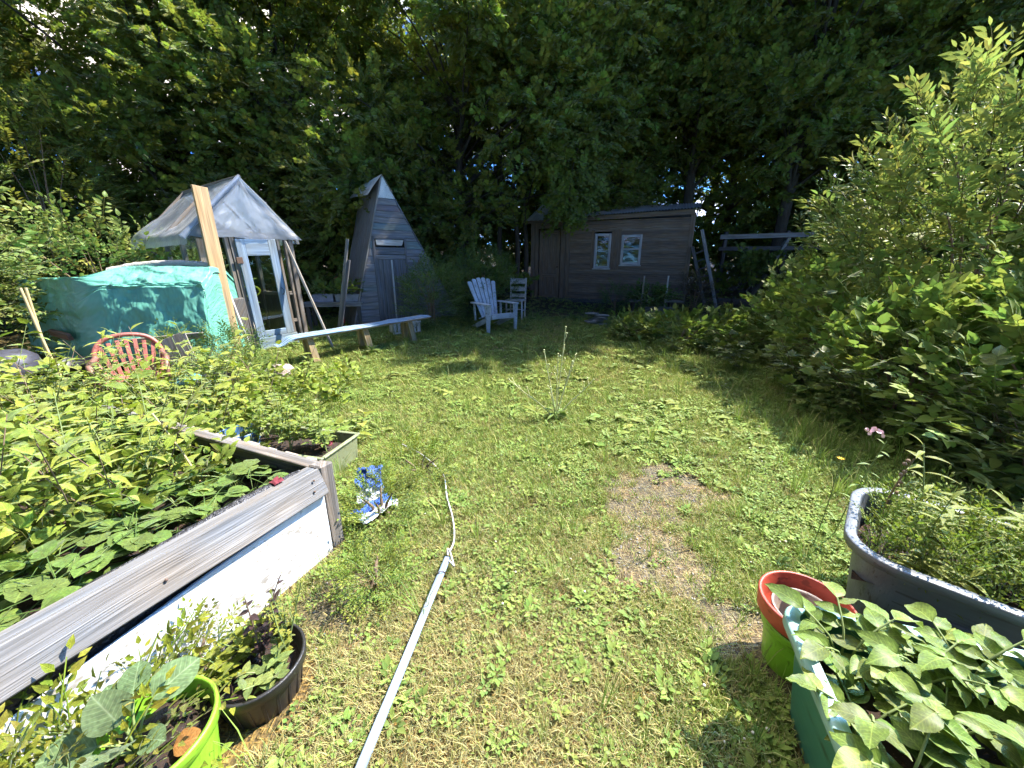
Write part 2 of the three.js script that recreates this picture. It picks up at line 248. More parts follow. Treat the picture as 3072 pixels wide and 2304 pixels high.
// outlines of what stands on the lawn, kept free of grass: (x, z, radius)
const keep = [[-0.97, -1.04, 0.2], [-1.16, -0.82, 0.22], [1.2, -1.16, 0.2], [-3.4, -5.41, 0.2]];
const inBed = (x, z) => { const dx = x + 1.05, dz = z + 1.87, f = dx * -0.397 + dz * 0.918, l = dx * -0.918 + dz * -0.397; return f > -0.08 && f < 2.9 && l > -0.06 && l < 2.4; };
const inBox = (x, z, cx, cz, turn, w, d) => { const c = Math.cos(turn), k = Math.sin(turn), dx = x - cx, dz = z - cz; return Math.abs(dx * c - dz * k) < w / 2 && Math.abs(dx * k + dz * c) < d / 2; };
const inTub = (x, z) => inBox(x, z, 1.24, -0.66, -0.2967, 0.64, 0.52) || inBox(x, z, 1.95, -1.2, -0.7645, 0.88, 0.6);
const free = (x, z) => !inBed(x, z) && !inTub(x, z) && keep.every(([a, b, r]) => Math.hypot(x - a, z - b) > r);
{
  const r = rng(42), names = ['short', 'dryT', 'tall', 'flat', 'broad', 'broad2', 'clover', 'clover2', 'plantain', 'dandelion', 'flower', 'grit'], kinds = Object.fromEntries(names.map((k) => [k, []])), cols = Object.fromEntries(names.map((k) => [k, []]));
  const put = (k, x, z, s, sy = s) => { const m = new THREE.Matrix4().compose(V(x, gh(x, z) - 0.004, z), new THREE.Quaternion().setFromEuler(new THREE.Euler((r() - 0.5) * 0.3, r() * 6.283, (r() - 0.5) * 0.3)), V(s, sy, s)); kinds[k].push(m); const t = 0.8 + 0.4 * r(), y = 0.9 + 0.25 * r(); cols[k].push(C(t * y, t, t * 0.9)); };
  const bands = [[-0.55, -2, 3500, 2.7, 1], [-2, -3.6, 2100, 3.4, 1.12], [-3.6, -6.4, 1150, 5.5, 1.35], [-6.4, -9.6, 520, 8, 1.7], [-9.6, -13, 130, 10, 1.9]];
  for (const [z0, z1, dens, hw, sc] of bands) {
    const N = Math.round((z0 - z1) * hw * 2 * dens);
    for (let i = 0; i < N; i++) {
      const z = lerp(z0, z1, r()), x = (r() * 2 - 1) * hw; if (Math.abs(x) > -z * 1.45 + 0.6 || !free(x, z)) continue;
      const b = bare(x, z), d = dry(x, z); if (r() < b * 0.9) { const w = r(); if (w < 0.16) put('flat', x, z, sc * (0.7 + 0.5 * r())); else if (w < 0.3) put('grit', x, z, 0.5 + 1.2 * r()); continue; }
      if (z < -9.3 && r() < 0.5) continue;
      const lush = fbm(x * 2.2, z * 2.2, 55, 2), q = r(), shrubSide = smooth(2.0, 2.8, x + z * 0.12 + 0.3);
      if (q < d * 0.9) put(r() < 0.6 ? 'dryT' : 'flat', x, z, sc * (0.8 + 0.5 * r()));
      else if (q > 0.955 - 0.4 * clamp((lush - 0.48) * 3) * (z > -5 ? 1 : 0.4)) { const w = r(), big = fbm(x * 1.3 + 7, z * 1.3, 57, 2) > 0.5; put(w < 0.2 ? 'broad' : w < 0.42 ? 'broad2' : w < 0.62 ? 'clover' : w < 0.82 ? 'clover2' : big ? (w < 0.92 ? 'plantain' : 'dandelion') : 'clover', x, z, sc * (0.5 + 0.7 * r()) * (w > 0.82 && big ? lerp(0.42, 0.9, smooth(-1.5, -4, z)) : 1)); if (r() < 0.02) put('flower', x + 0.03, z, 0.6 + 0.4 * r()); }
      else if (r() < 0.012 + 0.05 * shrubSide * (z > -4 ? 1 : 0.3)) put('tall', x, z, Math.pow(sc, 0.4) * 0.65 * (0.6 + 0.6 * r()));
      else put('short', x, z, sc * (0.75 + 0.4 * r()), Math.pow(sc, 0.45) * (0.5 + 0.55 * lush + 0.3 * r()));
    }
  }
  // straw and blown litter lying about
  const g = thing('lawn_grass', 'mown green and straw-dry lawn grass with clover and weeds', 'lawn', [0, 0, 0]); g.userData.kind = 'stuff';
  instances(g, 'short_grass', tuft(14, 0.043, 0.0036, 0.022, 5, 0.75, GREEN, [0.55, 0.3, 0.15]), grassMat, kinds.short, cols.short);
  instances(g, 'dry_grass', tuft(14, 0.035, 0.0028, 0.022, 6, 1.0, DRY, [0.5, 0.3, 0.2]), grassMat, kinds.dryT, cols.dryT);
  instances(g, 'tall_grass', tuft(12, 0.3, 0.006, 0.03, 7, 0.7, GREEN, [0.6, 0.3, 0.1]), grassMat, kinds.tall, cols.tall);
  instances(g, 'straw', tuft(7, 0.014, 0.0028, 0.02, 8, 3.5, DRY, [0.5, 0.1, 0.4]), grassMat, kinds.flat, cols.flat);
  const small = (k) => leaf(0.035, 0.02, { seed: k, n: 3, fold: 0.2, droop: 0.2 }), round = (k) => leaf(0.014, 0.014, { seed: k, n: 3, shape: 'round', droop: 0.1 }), plant = (k) => leaf(0.085, 0.045, { seed: k, n: 5, fold: 0.25, droop: 0.4, wave: 0.04, shape: 'round' }), dand = (k) => leaf(0.12, 0.03, { seed: k, n: 8, fold: 0.2, droop: 0.4, serr: 0.35, shape: 'lance' });
  const rosette = (mk, n, tilt, seed, sp) => { const q = rng(seed), o = []; for (let i = 0; i < n; i++) { const a = q() * 6.283, u = sp * q(); o.push(moved(mk(i + seed), mtx(V(Math.cos(a) * u, 0.006 + q() * 0.025, Math.sin(a) * u), V(Math.cos(a), tilt + 0.5 * (q() - 0.3), Math.sin(a)), V((q() - 0.5), 1, (q() - 0.5)), 0.7 + 0.6 * q()))); } return merge(o); };
  const broadMat = foliageMat(C(0.17, 0.25, 0.055), { transmission: 0.3 });
  instances(g, 'broadleaf_weed', rosette(small, 7, 0.35, 3, 0.012), broadMat, kinds.broad, cols.broad); instances(g, 'broadleaf_weed', rosette(small, 13, 0.6, 13, 0.035), broadMat, kinds.broad2, cols.broad2);
  instances(g, 'clover', rosette(round, 18, 0.2, 4, 0.04), broadMat, kinds.clover, cols.clover); instances(g, 'clover', rosette(round, 30, 0.35, 14, 0.065), broadMat, kinds.clover2, cols.clover2);
  instances(g, 'plantain', rosette(plant, 8, 0.3, 24, 0.015), broadMat, kinds.plantain, cols.plantain); instances(g, 'dandelion', rosette(dand, 10, 0.25, 34, 0.012), broadMat, kinds.dandelion, cols.dandelion);
  { const p = new THREE.IcosahedronGeometry(0.0045, 1); p.scale(1, 0.6, 0.8); p.translate(0, 0.005, 0); instances(g, 'grit', p, std(C(0.2, 0.19, 0.175), 0.9), kinds.grit, cols.grit.map((c) => C(c.g, c.g, c.g))); }
  instances(g, 'clover_flower', merge([tinted(new THREE.IcosahedronGeometry(0.0075, 1).scale(1, 0.8, 1).translate(0, 0.05, 0), 0.62, 0.58, 0.46), tinted(tube([V(0, 0, 0), V(0.002, 0.03, 0), V(0, 0.05, 0)], 0.001, 0.001, 4, 3), 0.3, 0.4, 0.15)]), std(C(0.7, 0.7, 0.66), 0.9, { vertexColors: true }), kinds.flower, cols.flower.map(() => C(1, 1, 1)));
  console.log('lawn', Object.entries(kinds).map(([k, v]) => k + ' ' + v.length).join(', '));
}

// ---------- trees ----------
const mapleLeaf = (k) => lobed(0.12, { seed: k % 23 });
const maple = [spray(mapleLeaf, 18, 0.52, { seed: 1, flat: 0.9, spread: 1.25, lift: 0.8 }), spray(mapleLeaf, 15, 0.44, { seed: 2, flat: 1.1, lift: 1.1, spread: 1.35 })];
const smallLeaf = (k) => leaf(0.09, 0.042, { seed: k % 19, n: 3, droop: 0.3 });
const fine = [spray(smallLeaf, 18, 0.5, { seed: 3, spread: 0.7, flat: 1 })];
const leafGreen = foliageMat(C(0.17, 0.235, 0.035), { transmission: 0.56, clearcoat: 0.1 });
function tree({ x, z, h, r, low, seed, label, mat = leafGreen, geos = maple, trunk = 0.16, clumps = 40, per = 46, lean = [0, 0], cr = 1, flatTop = 0, group = 'trees round the clearing' }) {
  const R = rng(seed), y0 = gh(x, z) - 0.15, t = thing('maple_tree', label, 'tree', [x, y0, z], 0, group), top = V(lean[0], h * 0.9, lean[1]);
  const path = (s) => V(top.x * s * s + Math.sin(s * 5 + seed) * 0.12, top.y * s, top.z * s * s + Math.cos(s * 4 + seed) * 0.12);
  part(t, 'trunk', tube([0, 0.2, 0.4, 0.6, 0.8, 1].map(path), trunk, 0.03, 9, 16, 0.15), M.bark);
  const mats = geos.map(() => []), cols = geos.map(() => []);
  for (let i = 0; i < clumps; i++) {
    const a = R() * 6.283 + i * 2.4, f = Math.pow(R(), 0.6), yy = low + (h - low) * ((i + R()) / clumps), s = clamp(yy / (h * 0.95)), prof = Math.sin(Math.PI * clamp(0.12 + 0.82 * ((yy - low) / (h - low + 0.01)))) ** 0.6, d = r * prof * (0.35 + 0.75 * f), c0 = path(clamp(s * 0.8)), c = V(c0.x + Math.cos(a) * d, yy, c0.z + Math.sin(a) * d), cs = cr * (0.65 + 0.5 * R());
    if (i % 2 === 0 || d > r * 0.6) part(t, 'branch', tube([path(clamp(s * 0.72)), V(lerp(c0.x, c.x, 0.5), lerp(path(clamp(s * 0.72)).y, c.y, 0.6) + 0.1, lerp(c0.z, c.z, 0.5)), c], trunk * 0.3 * (1 - 0.6 * s) + 0.012, 0.01, 5, 6), M.bark);
    for (let k = 0; k < per; k++) {
      const u = R() * 2 - 1, b = R() * 6.283, q = Math.sqrt(1 - u * u), dir = V(q * Math.cos(b), u * 0.7, q * Math.sin(b)), rad = cs * (0.35 + 0.65 * Math.sqrt(R())), p = c.clone().addScaledVector(dir, rad); p.y -= 0.15 * rad;
      const g = Math.floor(R() * geos.length), out = dir.clone().add(V(Math.cos(a) * 0.5, -0.1 + 0.4 * R(), Math.sin(a) * 0.5)).add(V(R() - 0.5, (R() - 0.5) * 0.8, R() - 0.5).multiplyScalar(0.9));
      mats[g].push(mtx(p, out, V((R() - 0.5) * 1.4, 1, (R() - 0.5) * 1.4), 0.75 + 0.5 * R())); const v = 0.7 + 0.55 * R(), w = 0.85 + 0.45 * R(); cols[g].push(C(v * w, v, v * 0.9));
    }
  }
  geos.forEach((g, i) => instances(t, 'crown', g, mat, mats[i], cols[i]));
  return t;
}
const N = [
  // front row behind the sheds, from left to right
  { x: -13.5, z: -9.5, h: 10.5, r: 3.8, low: 1.2, clumps: 90, label: 'leftmost tall maple with pale sunlit leaves at the edge of the clearing' },
  { x: -10, z: -12.5, h: 11, r: 3.9, low: 1.4, clumps: 90, label: 'sunlit maple behind the hydrangea and tarp pile' },
  { x: -6.6, z: -13.2, h: 9.3, r: 3.2, low: 1.2, clumps: 76, label: 'maple rising directly behind the plastic greenhouse roof' },
  { x: -4.0, z: -12.2, h: 5.2, r: 2.2, low: 0.5, clumps: 26, trunk: 0.08, label: 'low young maple between the greenhouse and the pointed hut' },
  { x: -1.6, z: -13.5, h: 9.6, r: 3.6, low: 2.2, label: 'dark maple behind the pointed wooden hut' },
  { x: 1.2, z: -15.2, h: 10.4, r: 4, low: 2.6, label: 'dark maple with bare lower trunk left of the shed' },
  { x: 3.8, z: -15.4, h: 12.5, r: 3.6, low: 4, label: 'dark maple whose branches hang over the shed roof' },
  { x: 8.8, z: -13.4, h: 14.4, r: 4, low: 4.6, clumps: 115, label: 'tall dark maple beyond the right corner of the shed' },
  { x: 12.8, z: -14, h: 12.5, r: 3.8, low: 1.5, clumps: 110, label: 'tall dark maple behind the right-hand shrubs' },
  { x: 6.0, z: -14.6, h: 13.8, r: 3.5, low: 5, clumps: 85, label: 'tall dark maple directly behind the shed ladder' },
  { x: 15.8, z: -13.4, h: 11, r: 3.4, low: 1.4, clumps: 85, label: 'dark maple far behind the top of the right-hand shrub' },
  { x: 19, z: -12, h: 10, r: 3.6, low: 1, label: 'rightmost tall dark maple behind the big leafy shrub' },
];
N.forEach((o, i) => tree({ trunk: 0.2, seed: 300 + i * 17, clumps: 78, per: 72, cr: 1.15, ...o }));
// branch of the dark maple that hangs in front of the shed roof
{
  const t = thing('hanging_branch', 'maple bough hanging down in front of the shed roof', 'branch', [1.75, 4.55, -11.6]), R = rng(77), mats = [[], []], cols = [[], []];
  part(t, 'bough', tube([V(1.2, 2.2, -3.6), V(0.8, 1.6, -1.6), V(0.2, 0.6, -0.3), V(-0.2, -1, 0.1), V(-0.15, -1.7, 0.2)], 0.05, 0.008, 6, 14), M.bark);
  for (let i = 0; i < 260; i++) { const s = R(), w = 1.15 * (1 - s * 0.7), p = V(-0.1 + (R() - 0.5) * 2 * w, 1.3 - s * 3.1 + (R() - 0.5) * 0.4, -0.1 + (R() - 0.5) * 1.2 * (1 - s * 0.5)), g = i % 2; mats[g].push(mtx(p, V(p.x + 0.2 + (R() - 0.5), -0.5 + (R() - 0.5) * 0.7, 0.4 + (R() - 0.5)), V(R() - 0.5, 1, 0.6), 0.75 + 0.4 * R())); const v = 0.8 + 0.45 * R(); cols[g].push(C(v, v, v)); }
  maple.forEach((g, i) => instances(t, 'foliage', g, leafGreen, mats[i], cols[i]));
}
// a second row beyond, in full sun
[[-17, -16, 14], [-12, -19, 15], [-2.2, -20, 13], [4, -22, 14], [10, -21, 15], [16, -18, 15], [21, -14, 14], [-19, -8, 13], [-7, -21, 14], [1, -26, 15], [7.5, -27, 15], [14, -25, 15], [21, -24, 15], [26, -17, 15], [-25, -15, 14], [9.2, -17.5, 10], [13.2, -17, 11], [6.2, -19, 10]].forEach(([x, z, h], i) => tree({ x, z, h, r: 4.4, low: 0.9, seed: 700 + i * 13, clumps: 46, per: 40, cr: 1.3, trunk: 0.22, group: 'sunlit trees farther off', label: ['bright maple far off beyond the leftmost trees', 'bright sunlit maple far behind the greenhouse', 'bright maple far off behind the pointed hut', 'bright maple glimpsed far behind the shed door', 'bright yellow-green maple far behind the shed windows', 'bright maple far off behind the right-hand dark trees', 'far maple at the right edge behind the shrubs', 'far maple at the left edge behind the hydrangea', 'bright maple far off, left of the pointed hut', 'farthest bright maple seen through the dark trunks', 'farthest bright maple seen above the shed roof', 'bright maple seen far off through the gap right of the shed', 'farthest bright maple behind the tall shrub', 'far maple behind the top of the tall shrub', 'farthest maple at the left edge of the woods', 'smaller bright maple seen right of the shed ladder', 'smaller bright maple left of the tall shrub', 'smaller bright maple peeping over the shed roof end'][i] }));
// trees behind the camera, seen mirrored in the shed windows
[[-13.5, 6.5, 9], [-9.8, 9, 9.5], [-5, 11, 9], [3, 12, 8.5]].forEach(([x, z, h], i) => tree({ x, z, h, r: 3.4, low: 0.4, seed: 900 + i * 7, clumps: 46, per: 40, cr: 1.35, group: 'trees behind the viewpoint', label: ['leftmost tree behind the viewpoint', 'tree behind the viewpoint, left of centre', 'tree behind the viewpoint, right of centre', 'rightmost tree behind the viewpoint'][i] }));
// thin bare trunks and poles in the shade left of the shed
[[0.1, -12.9, 5.5, 0.3], [-0.35, -13.4, 6, -0.2], [0.42, -13.1, 5, 0.15]].forEach(([x, z, h, l], i) => { const t = thing('bare_trunk', ['thin bare trunk nearest the left end of the shed', 'thin bare trunk farthest from the shed, behind the white chair', 'slim crooked trunk between two others beside the shed'][i], 'trunk', [x, gh(x, z) - 0.1, z], 0, 'bare trunks beside the shed'); part(t, 'trunk', tube([V(0, 0, 0), V(l * 0.3, h * 0.3, 0.05), V(-l * 0.2, h * 0.6, 0), V(l, h, 0.1)], 0.09, 0.03, 7, 10, 0.2), M.bark); part(t, 'branch', tube([V(-l * 0.1, h * 0.5, 0), V(l, h * 0.66, 0.2), V(l * 2.2, h * 0.8, 0.3)], 0.03, 0.008, 5, 6), M.bark); });
// dead leaning branch in the trees on the left
{ const t = thing('dead_branch', 'pale dead branch leaning in the trees above the tarp', 'branch', [-8.6, gh(-8.6, -10.6) + 2.7, -10.6]); part(t, 'trunk', tube([V(0, -2.9, 0.1), V(0, 0, 0), V(-0.35, 0.7, 0), V(-0.9, 1.6, -0.1), V(-1.2, 2.6, -0.2)], 0.045, 0.015, 6, 12), M.bark); part(t, 'fork', tube([V(-0.2, 0.5, 0), V(-0.15, 1.2, 0.1), V(-0.1, 2, 0.1)], 0.018, 0.006, 5, 8), M.bark); }

// ---------- greenhouse: local x along the gable, z out of the door ----------
const sheetMat = new THREE.MeshPhysicalMaterial({ color: C(0.58, 0.67, 0.8), roughness: 0.42, transmission: 0.85, thickness: 0, side: THREE.DoubleSide, bumpMap: rep(noiseB, 3, 3), bumpScale: 0.003, clearcoat: 0.3, clearcoatRoughness: 0.3 });
{
  const t = thing('greenhouse', 'small homemade greenhouse with plastic sheet roof and pale blue glazed door', 'greenhouse', [-4.435, gh(-4.435, -6.726), -6.726], THREE.MathUtils.degToRad(58));
  const D = 2.0, xl = -0.56, xr = 0.84, px = 0.1, py = 2.76, post = (x, z, h, w = 0.07, dx = 0) => part(t, 'post', bar(V(x, -0.05, z), V(x + dx, h, z), w, 0.06, V(1, 0, 0), 0.004), M.frameWood);
  post(xl, -0.04, 1.9, 0.09, -0.03); post(-0.1, -0.02, 1.93, 0.06, -0.06); post(-0.165, -0.03, 1.93, 0.05, -0.07); post(0.62, -0.03, 1.9, 0.05, -0.05); post(xr, -0.04, 1.95, 0.08, -0.04); post(xr - 0.09, -0.05, 1.93, 0.04, -0.04);
  for (const z of [-0.7, -1.35, -D]) { post(xl - 0.02, z, 1.88, 0.06); post(xr, z, 1.9, 0.06); }
  const rail = (p, q, w = 0.06, d = 0.04, m = M.frameWood) => part(t, 'rail', bar(V(...p), V(...q), w, d, V(0, 1, 0), 0.003), m);
  rail([xl - 0.05, 1.93, -0.01], [xr + 0.05, 1.93, -0.01], 0.09); rail([xl, 1.15, -0.04], [-0.16, 1.12, -0.04], 0.11, 0.03, M.greyWood); rail([0.64, 0.95, -0.05], [xr, 0.95, -0.05]); rail([xl - 0.02, 1.9, -0.03], [xl - 0.02, 1.88, -D]); rail([xr, 1.92, -0.03], [xr, 1.9, -D]); rail([xl, 0.5, -0.05], [-0.16, 0.5, -0.05], 0.08); rail([0.64, 0.45, -0.05], [xr, 0.45, -0.05]); rail([xl, 1.0, -D], [xr, 1.0, -D]); rail([xl, 0.9, -0.1], [xl, 0.9, -D]); rail([xr, 0.9, -0.1], [xr, 0.9, -D]);
  for (const z of [-0.02, -1, -D]) { rail([px, py - 0.04, z], [xl - 0.18, 1.84, z], 0.06); rail([px, py - 0.04, z], [xr + 0.1, 1.86, z], 0.06); }
  rail([px, py, 0.0], [px, py - 0.05, -D - 0.1], 0.08);
  // plastic sheet: two slopes and the front gable, wrinkled and sagging between the rafters
  const wr = (u, v, s) => (fbm(u * 4, v * 2.5, s, 3) - 0.5) * 0.1 + (vnoise(u * 9 + v * 7, v * 3, s + 9) - 0.5) * 0.03;
  const side = (ex, ey, s) => grid(48, 36, (u, v) => { const z = 0.1 - u * (D + 0.25), sag = -0.1 * Math.sin(Math.PI * v) * Math.sin(Math.PI * u) ** 2 - 0.09 * u * u * (1 - v), hem = v > 0.86 ? ((v - 0.86) / 0.14) ** 2 * 0.1 : 0, k = Math.min(1, v * 4, 6 * u + 0.25, (1 - v) * 3 + 0.3); return [lerp(px, ex, v) - hem * Math.sign(ex) * 0.5 + 0.05 * Math.sign(ex) * (ex < 0 ? u : 0) * v, lerp(py + 0.02, ey, v) + sag + wr(u * 2, v, s) * k - hem * (0.7 + 0.6 * u), z + wr(v, u, s + 2) * 0.4]; }, (u, v) => [u * 2.2, v * 1.2]);
  part(t, 'plastic_sheet', side(xl - 0.28, 1.82, 11), sheetMat); part(t, 'plastic_sheet', side(xr + 0.12, 1.88, 17), sheetMat);
  part(t, 'plastic_sheet', grid(44, 30, (u, v) => { const x = lerp(px, lerp(xl - 0.24, xr + 0.1, u), v), y = lerp(py + 0.01, 1.86, v); return [x, y + (fbm(u * 8, 3, 5) - 0.5) * 0.06 * v, 0.07 + (fbm(u * 6, v * 3, 23, 3) - 0.5) * 0.09 * (0.3 + v) + Math.abs(Math.sin(u * 8)) * 0.03 * v]; }), sheetMat);
  part(t, 'sheet_roll', tube([V(px, py + 0.03, 0.1), V(lerp(px, xl - 0.26, 0.5), lerp(py, 1.84, 0.5) + 0.04, 0.1), V(xl - 0.28, 1.84, 0.1)], 0.028, 0.04, 8, 20, 0.4), sheetMat);
  // panes
  const pane = (w, h, x, y, z, ry) => part(t, 'pane', at(cbox(w, h, 0.004, 0.001), x, y, z, 0, ry), M.glass);
  for (let i = 0; i < 3; i++) pane(0.58, 0.92, xl - 0.02, 1.4, -0.38 - i * 0.65, Math.PI / 2); pane(0.16, 0.9, 0.73, 1.42, -0.06, 0); pane(0.58, 0.92, xr, 1.4, -0.38, Math.PI / 2); pane(0.58, 0.92, xr, 1.4, -1.03, Math.PI / 2); pane(1.3, 0.85, 0.14, 1.45, -D, 0);
  for (let i = 0; i < 3; i++) { part(t, 'wall_board', at(cbox(0.62, 0.86, 0.02, 0.003), xl - 0.02, 0.43, -0.38 - i * 0.65, 0, Math.PI / 2), M.darkWood); part(t, 'wall_board', at(cbox(0.62, 0.86, 0.02, 0.003), xr, 0.43, -0.38 - i * 0.65, 0, Math.PI / 2), M.darkWood); }
  for (let i = 0; i < 4; i++) part(t, 'wall_board', at(cbox(1.36, 0.22, 0.02, 0.003), 0.14, 0.13 + i * 0.235, -D), M.darkWood);
  // door, standing a little ajar and leaning
  const door = new THREE.Group(); door.name = 'door'; t.add(door); door.position.set(-0.06, 0.0, 0.03); door.rotation.set(0, -0.08, 0.035); door.userData.label = 'pale blue painted door with a tall glass pane';
  const blue = wood(C(0.34, 0.46, 0.6), 0.0015, 0.6, 2); const dp = (n, w, h, x, y, m = blue, z = 0, d = 0.036) => part(door, n, at(cbox(w, h, d), x, y, z), m);
  dp('stile', 0.13, 1.62, 0.065, 1.04); dp('stile', 0.13, 1.62, 0.55, 1.04); dp('door_rail', 0.355, 0.26, 0.3075, 1.72); dp('door_rail', 0.355, 0.1, 0.3075, 0.28); dp('kick_board', 0.66, 0.27, 0.325, 0.09, M.bluePaint, 0.03, 0.02); dp('glass', 0.36, 1.26, 0.3075, 0.96, M.glass, 0, 0.005);
  dp('hinge', 0.09, 0.1, 0.0, 1.52, M.rust, 0.022, 0.012); const hd = part(door, 'handle', at(tube([V(0, 0.06, 0), V(0.01, 0.03, 0.03), V(0.01, -0.03, 0.03), V(0, -0.06, 0)], 0.006, 0.006, 6, 8), 0.555, 0.98, 0.02), M.black);
  // things inside
  const gi = [t.position.x, t.position.y, t.position.z], turn = t.rotation.y;
  const sh = thing('potting_shelf', 'rough shelf with boards inside the greenhouse behind the glass door', 'shelf', gi, turn); part(sh, 'shelf_board', at(cbox(1.1, 0.03, 0.4), 0.14, 0.78, -1.72), M.oldTan); part(sh, 'shelf_board', at(cbox(1.1, 0.03, 0.4), 0.14, 0.3, -1.72), M.oldTan); for (const x of [-0.38, 0.66]) part(sh, 'leg', at(cbox(0.05, 0.85, 0.05), x, 0.38, -1.55), M.frameWood);
  const ho = thing('garden_hose', 'coiled yellow-green hose hanging inside the greenhouse', 'hose', gi, turn); part(ho, 'hose', tube(Array.from({ length: 40 }, (_, i) => V(0.24 + Math.cos(i * 0.63) * 0.16 + i * 0.002, 0.98 + Math.sin(i * 0.63) * 0.1, -0.6 - i * 0.003)), 0.011, 0.011, 6, 160), plastic(C(0.5, 0.52, 0.04), 0.4)); part(ho, 'hook', tube([V(0.24, 1.5, -0.66), V(0.24, 1.1, -0.66)], 0.006, 0.006, 5, 4), M.metal);
  const pb = thing('plaster_board', 'pale board leaning inside the greenhouse', 'board', gi, turn); part(pb, 'board', at(cbox(0.24, 0.8, 0.015), 0.16, 0.42, -0.45, -0.18, 0.2, 0.12), M.whitePaint);
  const hp = [[0.0, -1.7, 0.07], [0.3, -1.75, 0.085], [0.52, -1.65, 0.06]]; hp.forEach(([x, z, r], i) => { const p = thing('plant_pot', ['dark plant pot at the near end of the shelf in the greenhouse', 'terracotta plant pot mid shelf in the greenhouse', 'small white plant pot at the far end of the shelf in the greenhouse'][i], 'pot', gi, turn, 'pots on the greenhouse shelf'); part(p, 'pot', at(lathe([[0, 0], [r * 0.7, 0], [r, r * 1.7], [r * 0.93, r * 1.7], [r * 0.66, 0.02], [0, 0.02]], 20), x, 0.796, z), [M.black, plastic(C(0.4, 0.14, 0.06)), plastic(C(0.7, 0.7, 0.66))][i]); });
}
// board, pole and prop leaning on the greenhouse
{ const t = thing('leaning_board', 'new tan board leaning upright against the greenhouse corner', 'board', [-4.43, 0.07, -6.02]); part(t, 'board', bar(V(0.0, 0, 0), V(-0.14, 2.6, -0.2), 0.21, 0.035, V(0.45, 0, -0.9), 0.003), M.tanWood); }
{ const t = thing('leaning_pole', 'thin whitish pole leaning against the greenhouse frame beside its door', 'pole', [-4.2, 0.07, -6.12]); part(t, 'pole', tube([V(0, 0, 0), V(-0.22, 0.8, -0.1), V(-0.42, 1.58, -0.2)], 0.018, 0.016, 8, 6), M.whitePaint); }
{ const t = thing('prop_board', 'grey slanting prop board on the hut side of the greenhouse', 'board', [-3.3, gh(-3.3, -6.95), -6.95]); part(t, 'board', bar(V(0, 0, 0), V(-0.72, 1.85, -0.3), 0.07, 0.035, V(0.3, 0, 1)), M.greyWood); }

